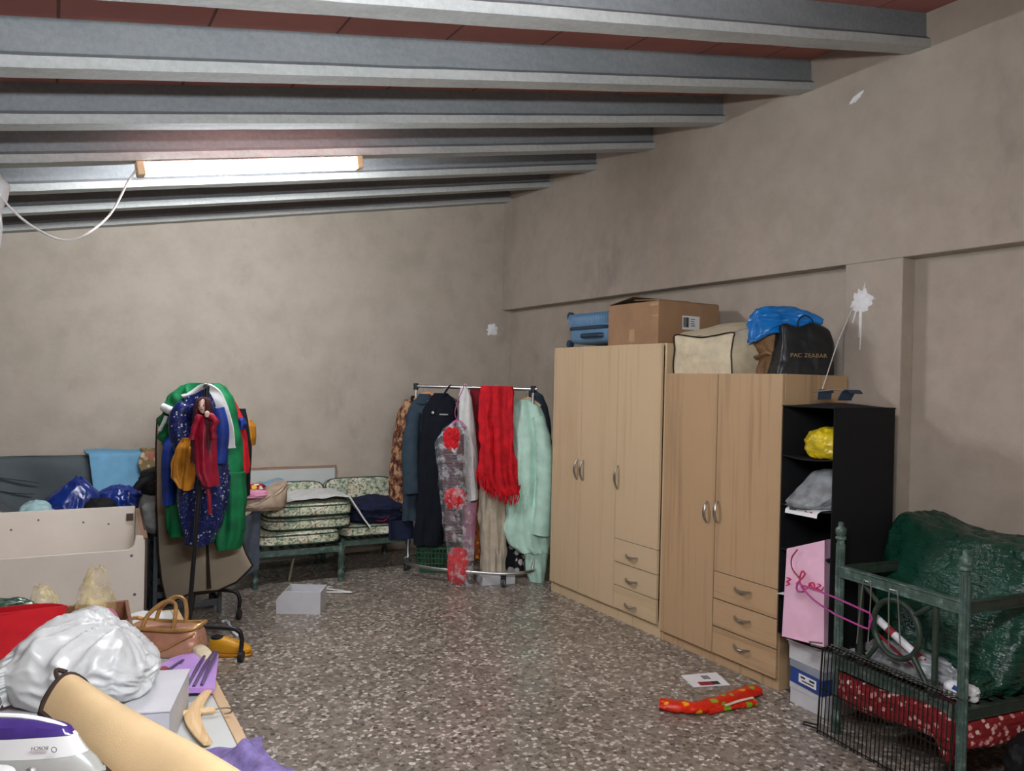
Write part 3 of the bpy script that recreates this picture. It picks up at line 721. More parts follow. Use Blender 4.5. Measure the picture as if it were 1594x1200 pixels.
# wire rack leaning on it
t = thing('wire_rack', 'dark wire grid rack leaning on the front of the armchair', 'rack', (3.045, 2.11, 0), -.12)
t.rotation_euler.y = .05
bm = B(); hw = .335
for z in (.02, .21, .395): cyl(bm, (0, -hw, z), (0, hw, z), .0035, 6)
for y in (-hw, hw): cyl(bm, (0, y, .005), (0, y, .4), .0045, 6)
tube(bm, [(0, hw, .025), (-.02, hw + .07, .02), (-.01, hw + .075, .028), (.004, hw, .04)], .004, 6)
obj('frame', bm, 'wire', t)
for i in range(30):
    y = -hw + .02 + i * (2 * hw - .04) / 29
    bm = B(); tube(bm, [(-.004, y, .01), (-.004, y, .4), (.012, y, .412), (.075, y, .405)], .0026, 6); obj('wire', bm, 'wire', t)
bm = B()
for x in (.02, .05, .075): cyl(bm, (x, -hw, .409), (x, hw, .409), .0028, 6)
tube(bm, [(-.004, hw, .4), (-.02, hw + .05, .398), (-.03, hw + .055, .41), (-.004, hw, .418)], .004, 6)
obj('upper_grid', bm, 'wire_light', t)
# hangers caught on the frame
def hanger_wire(bm, w, h, r):
    tube(bm, smoothpath([(0, -w, 0), (0, 0, h), (0, w, 0)], 1), r, 6)
    tube(bm, [(0, -w, 0), (0, w, 0)], r, 6)
    tube(bm, smoothpath([(0, 0, h), (0, 0, h + .03), (0, .012, h + .045), (0, .026, h + .05), (0, .034, h + .038), (0, .026, h + .026)], 4), r, 6)
bm = B()
tube(bm, smoothpath([(0, -.19, .02), (0, -.19, -.015), (0, -.16, -.022)], 3) + smoothpath([(0, 0, -.02), (0, .12, .0), (0, .2, .03), (0, .215, .045)], 4), .0045, 8)
tube(bm, [(0, .215, .045), (0, .19, .05), (0, .0, .055), (0, -.19, .05), (0, -.2, .03), (0, -.19, .0)], .0045, 8)
tube(bm, smoothpath([(0, .205, .045), (0, .235, .05), (0, .245, .03), (0, .235, .012), (0, .2, .02)], 4), .0045, 8)
o = tag(obj('clothes_hanger', bm, 'pink_pl', loc=(3.07, 2.35, .60), rz=-.12), 'magenta plastic hanger hooked on the armchair left post', 'hanger'); o.rotation_euler.x = .06
for i, (y, z, hh, tilt, lab) in enumerate(((2.225, .50, .24, .06, 'thin wire loop hanging from the armchair rail, nearer the left post'), (2.075, .53, .20, -.06, 'thin wire loop hanging from the armchair rail, before the iron ring'))):
    bm = B(); tube(bm, smoothpath([(0, -.028, -.03), (0, -.028, .0), (0, -.022, hh), (0, -.008, hh + .018), (0, .008, hh + .018), (0, .022, hh), (0, .03, 0), (0, .032, -.03)], 4), .003, 6)
    tag(obj('wire_loop', bm, 'wire_light', loc=(3.095, y, z), rz=-.12), lab, 'wire').rotation_euler.x = tilt
# things on the seat
t = thing('refuse_bag', 'large shiny dark green plastic sack on the iron armchair', 'bag', (3.60, 2.11, .345), -.12)
bm = B()
def sack(q):
    x, y, z = q; k = z / .62
    return (x * (1 - .2 * max(0, k)) + .16 * max(0, k), y * (1.0 + .04 * k), z + (.13 * max(0, (y / .36)) ** 2.5 if y > 0 else .05 * (abs(y) / .36) ** 3) * max(0, k) + .006 * math.sin(z * 46 + 3 * y) * (abs(x) > .12))
blob(bm, (0, 0, 0), (.22, .36, .325), 5, .05, 2.6, 31, 6, sack); obj('sack', bm, 'green_pl', t, ang=80)
bm = B(); tube(bm, smoothpath([(-.02, -.30, .55), (.0, -.34, .6), (.0, -.38, .64), (.02, -.41, .62)], 5), [.035 + .01 * math.sin(i) for i in range(16)], 10); obj('knot', bm, 'green_pl', t)
bm = B(); blob(bm, (0, 0, 0), (.075, .2, .06), 2.5, .25, 2.2, 41, 5)
tag(obj('clear_bag', bm, 'grey_film', loc=(3.29, 2.12, .346), rz=-.12, ang=70), 'crumpled grey clear bag inside the armchair behind the ring', 'bag')
t = thing('wrapping_tube', 'white tube with red bands slanting across the armchair seat', 'tube', (3.235, 2.11, .42))
a, b = Vector((-.005, .15, .15)), Vector((.01, -.175, -.04))
bm = B(); cyl(bm, a, b, .017, 14); obj('tube_body', bm, 'paper', t)
for f in (.18, .55, .68):
    p = a.lerp(b, f); bm = B(); cyl(bm, p, a.lerp(b, f + .09), .0178, 14); obj('red_band', bm, 'red_ink', t)
bm = B(); cyl(bm, (3.21, 2.24, .51), (3.215, 1.99, .375), .006, 8)
tag(obj('stick', bm, 'darkred'), 'dark red thin stick below the white tube on the armchair', 'stick')
t = thing('packet', 'small white and blue packet on the seat by the front post', 'packet', (3.23, 1.865, .346), .5)
bm = B(); blob(bm, (0, 0, 0), (.035, .06, .035), 3, .15, 2, 43, 4); obj('wrapper', bm, 'paper', t)
bm = B(); box(bm, (-.032, 0, .035), (.01, .07, .02), Matrix.Rotation(.5, 3, 'X')); obj('blue_stripe', bm, 'blue_box', t, bev=.003)
bm = B(); blob(bm, (0, 0, 0), (.15, .1, .13), 3, .12, 2, 44, 5)
tag(obj('cloth_bundle', bm, 'dull_black', loc=(3.45, 1.66, .0), rz=0), 'black cloth bundle on the floor beside the armchair, right edge', 'bundle')
bm = B(); blob(bm, (0, 0, 0), (.08, .045, .05), 3, .15, 2, 45, 5)
tag(obj('green_pouch', bm, 'green_pl', loc=(3.33, 1.86, .346)), 'small dark green film pouch on the armchair seat by the right post', 'pouch')
# ================================================================== ON THE OPEN FLOOR
t = thing('printed_card', 'white card with a red and green picture lying on the floor', 'card', (3.085, 3.17, 0), -.33)
bm = B(); sheet(bm, 8, 8, lambda u, v: ((u - .5) * .21, (v - .5) * .17, .003 + .006 * u * v), .002); obj('sheet', bm, 'paper', t)
bm = B(); box(bm, (-.02, -.05, .0062), (.075, .045, .0008)); obj('red_picture', bm, 'red_ink', t, smooth=False)
bm = B(); box(bm, (.037, -.05, .0075), (.04, .04, .0008)); obj('dark_picture', bm, 'black_ink', t, smooth=False)
bm = B()
for i in range(4): box(bm, (-.0 + i * .011, .03, .0075), (.006, .05, .0008))
obj('printed_text', bm, 'black_ink', t, smooth=False)
t = thing('gift_wrap', 'crumpled roll of red gift wrap on the terrazzo floor', 'gift wrap', (0, 0, 0))
bm = B()
def wr(pts, r, seed, fl=.62):
    P = smoothpath(pts, 9); n = 18; rings = []
    for i, p in enumerate(P):
        tt = (P[min(i + 1, len(P) - 1)] - P[max(i - 1, 0)]).normalized(); w = tt.cross(Vector((0, 0, 1))).normalized()
        ring = []
        for k in range(n):
            a = 2 * PI * k / n
            rr = r * (1 + .4 * crum((i * .2, math.cos(a), math.sin(a)), 1.5, seed))
            ring.append(bm.verts.new(p + w * math.cos(a) * rr + Vector((0, 0, max(math.sin(a) * rr * fl + r * fl, .002)))))
        rings.append(ring)
    for a, b in zip(rings, rings[1:]):
        for k in range(n): bm.faces.new((a[k], a[(k + 1) % n], b[(k + 1) % n], b[k]))
    bm.faces.new(rings[0]); bm.faces.new(rings[-1][::-1])
wr([(2.619, 2.998, 0.000), (2.687, 2.929, 0.000), (2.773, 2.877, 0.000), (2.956, 2.888, 0.000), (3.193, 2.914, 0.000)], .036, 3)
obj('rolled_sheet', bm, 'wrap', t, ang=60)
bm = B(); wr([(2.785, 2.846, 0.000), (2.944, 2.833, 0.000), (3.075, 2.809, 0.000)], .022, 6); obj('loose_fold', bm, 'wrap', t, ang=60)
bm = B(); tube(bm, smoothpath([(2.879, 2.813, 0.035), (2.968, 2.815, 0.040), (3.073, 2.821, 0.035)], 4), .009, 8, flat=.5); obj('torn_edge', bm, 'wrap_in', t)
# ================================================================== CHROME CLOTHES RAIL
t = thing('clothes_rail', 'chrome clothes rail with an oval base before the back wall', 'clothes rail', G(-.30, 6.45, 0), -YAW)
def rl(r, d, z=0): return (r + .30, d - 6.45, z)
la, lb = rl(-.80, 6.62), rl(.17, 6.33)
def rp(f, off, z): # along the rail, off towards the camera
    dx, dy = lb[0] - la[0], lb[1] - la[1]; L = math.hypot(dx, dy)
    return (la[0] + dx * f + off * dy / L, la[1] + dy * f - off * dx / L, z)
bm = B(); tube(bm, [rp(-.01, 0, 1.535), rp(1.03, 0, 1.535)], .0135, 14); obj('hanging_bar', bm, 'chrome', t)
for f in (0, 1):
    bm = B(); tube(bm, smoothpath([rp(f, 0, 1.52), rp(f, 0, 1.3), rp(f - .03 + .06 * f, 0, .5), rp(f - .04 + .08 * f, 0, .22), rp(f - .03 + .06 * f, .02, .11)], 6), .0125, 12); obj('post', bm, 'chrome', t)
    bm = B(); cyl(bm, rp(f, 0, 1.505), rp(f, 0, 1.56), .021, 14); obj('joint', bm, 'black_pl', t)
bm = B(); P = []
for i in range(48):
    a = 2 * PI * i / 48; c, s = math.cos(a), math.sin(a)
    P.append(rp(.5 + .55 * math.copysign(abs(c) ** .75, c), .29 * math.copysign(abs(s) ** .9, s), .105))
tube(bm, P, .0135, 12, closed=True); obj('base_ring', bm, 'chrome', t)
for f, off in ((-.05, .03), (.10, -.24), (.86, .235), (1.04, -.05)):
    x, y, z = rp(f, off, 0)
    bm = B(); cyl(bm, (x - .011, y, .036), (x + .011, y, .036), .036, 20); wh = obj('caster', bm, 'rubber', t)
    bm = B(); cyl(bm, (x - .0125, y, .036), (x + .0125, y, .036), .02, 16); obj('hub', bm, 'white_pl', wh)
    bm = B(); tube(bm, [(x, y + .0, .075), (x, y, .1)], .01, 8); box(bm, (x, y, .077), (.03, .05, .006)); obj('caster_fork', bm, 'black_pl', t)
# ---- clothes on it, from the left
def wooden_hanger(bm, r0, zb, r, z, w):
    tube(bm, smoothpath([(r - r0 - w, 0, z - zb - .06), (r - r0 - w * .4, 0, z - zb - .015), (r - r0, 0, z - zb), (r - r0 + w * .4, 0, z - zb - .015), (r - r0 + w, 0, z - zb - .06)], 4), .009, 8, flat=1.3)
def hook(bm, r, z0, z1):
    tube(bm, smoothpath([(r, 0, z0), (r, 0, z1 - .025), (r + .012, 0, z1), (r + .024, 0, z1 - .012), (r + .022, 0, z1 - .03)], 4), .0022, 6)
def with_hanger(o, r, ztop, D, m='hangwood', w=.16, zrail=1.55):
    zb = o.location.z; r0 = (o.location - Vector((0, 0, zb))).dot(R0)
    bm = B(); wooden_hanger(bm, r0, zb, r, ztop, w); h = obj('hanger', bm, m, o)
    bm = B(); hook(bm, r - r0, ztop - zb, zrail - zb); obj('hook', bm, 'nickel', h)
    return o
D = 6.68
g = garment('leopard_dress', 'brown leopard print tiered dress at the left end of the chrome rail', 'dress', D, [(1.420, -0.834, 0.065), (1.296, -0.856, 0.100), (1.052, -0.883, 0.111), (0.808, -0.910, 0.105), (0.716, -0.927, 0.097)], 'leopard', .09, .012, 16, 3, 'clothes on the chrome rail')
bm = B(); zb = g.location.z
PFL = [(0.737, -0.922, 0.092), (0.494, -0.933, 0.086)]
r0 = (g.location - Vector((0, 0, zb))).dot(R0)
garment_bm(bm, [(z - zb, x - r0, w) for z, x, w in PFL], .075, .012, 18, 9, 48, 20, top=.9); obj('lower_tier', bm, 'leopard', g, ang=70)
bm = B(); garment_bm(bm, [(z - zb, x - r0, w) for z, x, w in [(1.453, -0.805, 0.040), (1.313, -0.799, 0.076)]], .06, .006, 16, 9, 40, 12, top=.5); obj('collar', bm, 'black_w', g, ang=70)
with_hanger(g, -.745, 1.46, D, 'hangorange', .1)
g = garment('slate_coat', 'dark slate grey long coat beside the leopard dress', 'coat', 6.6, [(1.452, -0.723, 0.059), (1.393, -0.717, 0.117), (1.302, -0.709, 0.155), (1.008, -0.719, 0.160), (0.661, -0.741, 0.147), (0.430, -0.776, 0.112)], 'slate', .1, .02, 13, 7, 'clothes on the chrome rail')
zb = g.location.z; r0 = (g.location - Vector((0, 0, zb))).dot(R0)
bm = B(); s = [(-0.822, 1.327), (-0.848, 1.059), (-0.838, 0.846), (-0.818, 0.664)]
tube(bm, smoothpath([(r - r0 + .03, -.10 - .02 * i, z - zb) for i, (r, z) in enumerate(s)], 6), [.05 + .02 * min(1, i / 6) + .003 * math.sin(i * 1.7) for i in range(19)], 16); obj('sleeve', bm, 'slate', g)
bm = B(); garment_bm(bm, [(z - zb, x - r0, w) for z, x, w in [(1.473, -0.724, 0.048), (1.393, -0.706, 0.096)]], .075, .006, 20, 5, 40, 10, top=.6); obj('collar', bm, 'slate', g)
with_hanger(g, -.70, 1.48, 6.6, 'hangorange', .11)
g = garment('navy_coat', 'long black navy coat in the middle of the left rail end', 'coat', 6.47, [(1.484, -0.576, 0.055), (1.431, -0.567, 0.105), (1.337, -0.581, 0.141), (1.022, -0.605, 0.141), (0.551, -0.621, 0.136), (0.256, -0.654, 0.123)], 'night', .095, .02, 13, 8, 'clothes on the chrome rail')
zb = g.location.z; r0 = (g.location - Vector((0, 0, zb))).dot(R0)
bm = B(); r, z = (-0.617, 1.315)
box(bm, (r - r0 + .075, -.098, z - zb - .0), (.07, .006, .012)); obj('pocket_edge', bm, 'shade_grey', g, bev=.002)
bm = B(); lathe(bm, [(.012, 0), (.012, .005), (.0, .006)], 12, Matrix.Translation((r - r0 - .015, -.09, z - zb + .012)) @ Matrix.Rotation(PI / 2, 4, 'X')); obj('button', bm, 'nickel', g)
with_hanger(g, -.56, 1.47, 6.47, 'black_pl', .13)
bm = B(); a, b = (-0.639, 6.380, 1.318), (-0.505, 6.440, 1.548)
sheet(bm, 4, 16, lambda u, v: tuple(G(a[0] + (b[0] - a[0]) * v + .028 * (u - .5), a[1] + (b[1] - a[1]) * v + .01 * math.sin(v * 6), a[2] + (b[2] - a[2]) * v + .02 * (u - .5) + .0)), .006)
tag(obj('cloth_belt', bm, 'night'), 'dark cloth belt slung over the chrome rail above the coats', 'belt')
# dress in clear wrapping
g = garment('wrapped_dress', 'dark striped dress with red flowers in clear wrapping on the rail', 'dress', 6.2, [(1.230, -0.439, 0.040), (1.170, -0.447, 0.080), (1.049, -0.460, 0.095), (0.849, -0.450, 0.080), (0.548, -0.439, 0.065), (0.337, -0.424, 0.075)], 'plaid', .05, .008, 22, 11, 'clothes on the chrome rail')
zb = g.location.z; r0 = (g.location - Vector((0, 0, zb))).dot(R0)
for i, (px, py, rr, sz) in enumerate(((704, 683, 10, .95), (709, 775, 12, 1.1), (713, 885, 13, 1.3))):
    r, z = [(-0.457, 1.135), (-0.421, 0.674), (-0.390, 0.147)][i]
    bm = B(); blob(bm, (r - r0, -.055 if i < 2 else -.02, z - zb), ((.05, .06, .062)[i], .022, (.07, .065, .11)[i]), 2.8, .42, 2.4, 50 + i, 5, flat=False); obj('red_flower', bm, 'red_cloth', g, ang=80)
bm = B(); garment_bm(bm, [(z - zb, x - r0, w) for z, x, w in [(1.276, -0.415, 0.035), (1.210, -0.438, 0.100), (1.099, -0.456, 0.140), (0.849, -0.435, 0.125), (0.548, -0.409, 0.115), (0.248, -0.372, 0.105), (-0.064, -0.365, 0.095)]], .085, .016, 26, 12, 64, 70); obj('clear_cover', bm, 'clear', g, ang=80)
bm = B(); z0 = (-0.420, 1.276)[1] - zb; x0 = (-0.420, 1.276)[0] - r0
tube(bm, smoothpath([(x0, 0, z0), (x0 - .02, 0, z0 + .06), (x0 + .0, .02, z0 + .16), (x0 + .035, .08, z0 + .25), (x0 + .04, .1, z0 + .275)], 5), .0035, 6)
wooden_hanger(bm, 0, 0, x0, z0, .07); obj('hanger', bm, 'pink_pl', g)
g = garment('white_shirt', 'narrow white shirt hanging beside the red scarf', 'shirt', 6.34, [(1.531, -0.379, 0.031), (1.439, -0.366, 0.051), (1.245, -0.354, 0.064), (0.937, -0.327, 0.064), (0.784, -0.308, 0.049), (0.640, -0.295, 0.038)], 'white_cloth', .06, .014, 20, 13, 'clothes on the chrome rail')
zb = g.location.z; r0 = (g.location - Vector((0, 0, zb))).dot(R0)
bm = B(); x0 = (-0.384, 1.531)[0] - r0; z0 = (-0.384, 1.531)[1] - zb; hook(bm, x0, z0 - .03, z0 + .035); wooden_hanger(bm, 0, 0, x0, z0 - .005, .03); obj('hanger', bm, 'white_pl', g)
g = garment('wrapped_skirt', 'pale pink garment in a clear sleeve under the white shirt', 'skirt', 6.42, [(0.617, -0.316, 0.052), (0.409, -0.322, 0.052), (0.139, -0.316, 0.042)], 'pink_towel', .04, .01, 24, 15, 'clothes on the chrome rail')
g = garment('dark_red_blouse', 'dark red blouse half hidden behind the red scarf', 'blouse', 6.44, [(1.522, -0.259, 0.078), (1.346, -0.245, 0.078), (1.200, -0.242, 0.068), (0.721, -0.231, 0.057)], 'darkred', .05, .01, 18, 16, 'clothes on the chrome rail')
g = garment('orange_skirt', 'narrow orange and black printed skirt left of the cream dress', 'skirt', 6.46, [(0.675, -0.260, 0.044), (0.430, -0.259, 0.039), (0.152, -0.253, 0.029)], 'orange_cloth', .04, .008, 22, 17, 'clothes on the chrome rail')
g = garment('cream_dress', 'long cream dress hanging under the red scarf', 'dress', 6.36, [(1.428, -0.136, 0.072), (1.146, -0.135, 0.098), (0.862, -0.133, 0.103), (0.528, -0.134, 0.111), (0.219, -0.119, 0.103), (0.059, -0.118, 0.095)], 'cream_cloth', .06, .02, 28, 18, 'clothes on the chrome rail')
with_hanger(g, -.13, 1.44, 6.36, 'hangwood', .05)
# red scarf over the bar
g = garment('red_scarf', 'bright red fringed scarf draped over the chrome rail', 'scarf', 6.25, [(1.553, -0.121, 0.126), (1.497, -0.117, 0.134), (1.356, -0.122, 0.136), (1.103, -0.111, 0.131), (0.876, -0.096, 0.157), (0.765, -0.071, 0.149), (0.700, -0.036, 0.101)], 'red_cloth', .055, .032, 24, 19, 'clothes on the chrome rail', None, None, top=1.0, hem=.05)
zb = g.location.z; r0 = (g.location - Vector((0, 0, zb))).dot(R0)
bm = B(); random.seed(5)
for i in range(30):
    f = i / 29; x = -.262 + f * .33; zz = .0 + .17 * (1 - f) ** 2.2 + .05 * max(0, f - .85) * 3
    y = -.045 + .02 * math.sin(i * 2.1)
    tube(bm, smoothpath([(x + .24 + (-.24 - r0) , y, zz + .02), (x - r0 + .008 * random.uniform(-1, 1), y, zz - .03), (x - r0 + .014 * random.uniform(-1, 1), y, zz - .075)], 3), .0045, 5)
obj('fringe', bm, 'red_cloth', g)['kind'] = 'stuff'
g = garment('mint_gown', 'long mint green satin gown beside the beech wardrobe', 'gown', 6.36, [(1.449, 0.100, 0.051), (1.388, 0.117, 0.118), (1.280, 0.137, 0.141), (1.049, 0.166, 0.154), (0.740, 0.165, 0.167), (0.431, 0.144, 0.195), (0.297, 0.162, 0.170), (0.236, 0.200, 0.123)], 'mint', .1, .026, 15, 23, 'clothes on the chrome rail')
zb = g.location.z; r0 = (g.location - Vector((0, 0, zb))).dot(R0)
bm = B(); garment_bm(bm, [(z - zb, x - r0, w) for z, x, w in [(0.288, 0.219, 0.103), (0.123, 0.223, 0.087), (-0.005, 0.231, 0.057), (-0.052, 0.237, 0.031)]], .06, .014, 22, 24, 48, 30, top=.9); obj('train', bm, 'mint', g, ang=70)
bm = B(); s = [(0.214, 1.321), (0.266, 1.057), (0.283, 0.751), (0.256, 0.393)]
tube(bm, smoothpath([(r - r0, -.1, z - zb) for r, z in s], 6), [.045 + .03 * min(1, i / 8) + .004 * math.sin(i * 2.1) for i in range(19)], 16); obj('sleeve', bm, 'mint', g)
with_hanger(g, .13, 1.46, 6.36, 'hangwood', .1)
g = garment('black_jacket', 'black jacket at the right end of the rail behind the mint gown', 'jacket', 6.5, [(1.526, 0.164, 0.032), (1.479, 0.191, 0.068), (1.380, 0.217, 0.081), (1.223, 0.249, 0.079), (0.934, 0.274, 0.060)], 'slate', .07, .012, 16, 25, 'clothes on the chrome rail')
g = garment('flower_print_skirt', 'black skirt with white flowers low behind the mint gown', 'skirt', 6.47, [(0.330, 0.059, 0.079), (0.251, 0.050, 0.084), (0.052, 0.050, 0.079)], 'bw_floral', .05, .01, 18, 26, 'clothes on the chrome rail')
# under the rail
t = thing('plastic_basket', 'green perforated plastic basket on the floor under the rail', 'basket', G(-.60, 6.66, 0), -YAW)
bm = B(); w0, w1, hh = .13, .155, .205
for s in (-1, 1):
    for i in range(11):
        f = -1 + 2 * i / 10
        tube(bm, [(f * w0, s * .10, .03), (f * w1, s * .125, hh)], .006, 6); tube(bm, [(s * w0, f * .10, .03), (s * w1, f * .125, hh)], .006, 6)
for z, k in ((.03, 0), (.075, .26), (.12, .52), (.165, .78)):
    a, b = w0 + (w1 - w0) * k, .10 + .025 * k
    tube(bm, [(-a, -b, z), (a, -b, z), (a, b, z), (-a, b, z)], .006, 6, closed=True)
obj('lattice', bm, 'basket', t)
bm = B(); tube(bm, [(-w1, -.125, hh), (w1, -.125, hh), (w1, .125, hh), (-w1, .125, hh)], .013, 8, closed=True); obj('rim', bm, 'basket', t)
bm = B(); bx(bm, (-w0, -.1, .0), (w0, .1, .03)); obj('base', bm, 'basket', t, bev=.004)
t = thing('shoe_box', 'flat white box with a dark strap under the cream dress', 'box', (3.049, 5.392, 0.000), -YAW + .35)
bm = B(); box(bm, (0, .09, .035), (.27, .17, .07)); obj('box_base', bm, 'white_card', t, bev=.003, smooth=False)
bm = B(); box(bm, (.035, .09, .036), (.045, .176, .074)); obj('strap', bm, 'black_pl', t, bev=.003, smooth=False)
# ================================================================== GREEN SEATS AT THE BACK
def cushion(name, label, c, s, rz=0, tilt=0, group=None, cat='cushion', seed=1):
    t = thing(name, label, cat, c, rz, group)
    if tilt: t.rotation_euler.x = tilt
    bm = B(); blob(bm, (0, 0, s[2]), s, 6.5, .012, 3, seed, 5, flat=False); obj('body', bm, 'sofa_print', t, ang=70)
    bm = B()
    for z in (.30, 1.70):
        P = []
        for i in range(56):
            a = 2 * PI * i / 56; cx, sy = math.cos(a), math.sin(a); k = (abs(cx) ** 6.5 + abs(sy) ** 6.5) ** (-1 / 6.5)
            P.append((cx * k * s[0] * 1.004, sy * k * s[1] * 1.004, s[2] * z))
        tube(bm, P, .005, 6, closed=True)
    obj('piping', bm, 'piping', t)
    return t
def seat_frame(label, x0, x1, y0, y1):
    t = thing('iron_bench', label, 'seat', ((x0 + x1) / 2, (y0 + y1) / 2, 0), -.035)
    hx, hy = (x1 - x0) / 2, (y1 - y0) / 2
    for sx in (-1, 1):
        for sy in (-1, 1):
            bm = B(); iron_post(bm, sx * hx, sy * hy, .30, False); obj('leg', bm, 'iron_green', t, ang=50)
    bm = B()
    for s in (-1, 1):
        box(bm, (0, s * hy, .255), (2 * hx, .024, .045)); box(bm, (s * hx, 0, .255), (.024, 2 * hy, .045))
    for i in range(8): box(bm, (-hx + .06 + i * (2 * hx - .12) / 7, 0, .272), (.03, 2 * hy, .008))
    obj('seat_base', bm, 'iron_green', t, smooth=False, bev=.002)
    return t
seat_frame('left green iron seat frame before the white headboard', 1.35, 1.995, 6.05, 6.72)
seat_frame('right green iron seat frame beside the chrome rail', 2.06, 2.62, 6.20, 6.78)
gp = 'printed seat cushions'
cushion('seat_cushion', 'printed green cushion directly on the left iron seat', (1.675, 6.36, .30), (.325, .32, .05), -.035, seed=2, group=gp)
cushion('seat_cushion', 'middle printed cushion of the stack on the left iron seat', (1.77, 6.40, .402), (.335, .30, .048), -.02, seed=3, group=gp)
cushion('seat_cushion', 'topmost printed cushion of the stack, under the white sheet', (1.775, 6.40, .502), (.34, .30, .052), -.04, seed=4, group=gp)
cushion('seat_cushion', 'printed cushion lying on the right iron seat under navy clothes', (2.33, 6.44, .30), (.285, .28, .05), -.03, seed=5, group=gp)
cushion('back_cushion', 'upright printed back cushion before the white headboard', (1.68, 6.83, .52), (.375, .165, .05), -.02, 1.40, seed=6, group=gp)
cushion('back_cushion', 'upright printed back cushion near the leopard dress', (2.39, 6.85, .515), (.31, .18, .05), -.02, 1.40, seed=7, group=gp)
t = thing('headboard', 'white headboard with a brown edge leaning on the back wall', 'headboard', (1.70, 6.925, 0))
bm = B(); bx(bm, (-.5, -.012, 0), (.5, .012, .79)); obj('panel', bm, 'white_board', t, smooth=False)
bm = B(); bx(bm, (-.515, -.015, .79), (.515, .015, .808)); bx(bm, (.5, -.015, 0), (.515, .015, .79)); obj('edging', bm, 'brownedge', t, smooth=False)
bm = B()
def sheetf(u, v):
    x = 1.58 + .66 * u; y = 6.13 + .42 * v - .05 * u
    z = .612 + .03 * math.sin(PI * u) + .012 * crum((u * 2, v, 0), 2, 3)
    if x > 2.06: z -= (x - 2.06) * 1.35 * (1 - .4 * v)
    return (x, y, z + .012)
sheet(bm, 40, 20, sheetf, .012)
tag(obj('white_sheet', bm, 'white_cloth', ang=70), 'white sheet lying over the topmost printed cushion', 'sheet')
t = thing('navy_clothes', 'heap of navy clothes with red trim on the right iron seat', 'clothes', (2.37, 6.36, .405))
bm = B(); blob(bm, (0, 0, 0), (.25, .2, .095), 3, .16, 2.2, 61, 5, lambda q: (q[0], q[1] - .03 * (q[2] > .1), q[2] * (1.15 - .5 * max(0, q[0])))); obj('heap', bm, 'navy', t, ang=75)
bm = B(); tube(bm, smoothpath([(-.06, -.2, .03), (0, -.215, .02), (.04, -.21, .05), (.07, -.2, .08)], 5), .009, 6, flat=.6); obj('red_trim', bm, 'darkred', t)
bm = B()
def hang(u, v):
    return (2.42 + .2 * u, 6.135 + .02 * math.sin(u * 6) - .02 * v, .42 - .15 * v)
sheet(bm, 12, 10, hang, .02); tag(obj('trousers', bm, 'navy', ang=70), 'navy trouser leg hanging over the edge of the right seat', 'trousers')
bm = B(); tube(bm, [(1.675, 6.250, 0.198), (1.621, 6.200, -0.003)], .03, 8, flat=.2)
tag(obj('wooden_strip', bm, 'linen'), 'pale wooden strip hanging down beneath the left iron seat', 'slat')
# folded things at the left end of that seat
def fold_cloth(name, label, c, s, m, rz=0, seed=1, wav=.02, cat='cloth', group=None, thick=.016):
    bm = B()
    sheet(bm, 26, 20, lambda u, v: (s[0] * (u - .5), s[1] * (v - .5), s[2] * (1 - (2 * u - 1) ** 4 * .6 - (2 * v - 1) ** 4 * .5) + wav * crum((u * 1.6, v * 1.6, 0), 2, seed) - wav), thick)
    return tag(obj(name, bm, m, loc=c, rz=rz, ang=75), label, cat, group)
gp = 'folded clothes beside the rack'
bm = B(); blob(bm, (0, 0, 0), (.17, .13, .06), 3, .1, 2, 62, 5, lambda q: (q[0], q[1], q[2] + .55 * max(0, q[0] + .05) * (q[2] > .03)))
tag(obj('beige_blanket', bm, 'beige_cloth', loc=(1.37, 6.06, .60), ang=75), 'beige blanket sloping under the pink towel beside the costume rack', 'blanket', gp)
bm = B(); blob(bm, (0, 0, 0), (.13, .11, .035), 3, .1, 2, 63, 5)
tag(obj('pink_towel', bm, 'pink_towel', loc=(1.27, 6.02, .695), ang=75), 'folded pink towel on the beige blanket', 'towel', gp)
bm = B(); blob(bm, (0, 0, 0), (.09, .08, .025), 3, .1, 2, 64, 5)
tag(obj('striped_cloth', bm, 'stripe', loc=(1.29, 6.03, .752), ang=75), 'red and yellow patterned cloth on the pink towel', 'cloth', gp)
bm = B(); blob(bm, (0, 0, 0), (.11, .10, .025), 3, .12, 2, 65, 5, lambda q: (q[0], q[1], q[2] + .3 * max(0, q[0])))
tag(obj('blue_cloth', bm, 'light_blue', loc=(1.44, 6.18, .735), ang=75), 'pale blue folded cloth behind the pink towel', 'cloth', gp)
bm = B(); blob(bm, (0, 0, 0), (.05, .05, .03), 3, .15, 2, 66, 4)
tag(obj('violet_cloth', bm, 'royal', loc=(1.20, 6.08, .77), ang=75), 'small violet blue cloth tucked behind the red and yellow cloth', 'cloth', gp)
bm = B(); sheet(bm, 16, 24, lambda u, v: (1.16 + .19 * u, 5.985 + .015 * math.sin(u * 9 + v * 3) + .05 * v, .60 - .46 * v - .03 * math.sin(u * 4)), .02)
tag(obj('grey_blanket', bm, 'greyblue', ang=75), 'grey blue blanket hanging down beside the left iron seat', 'blanket', gp)
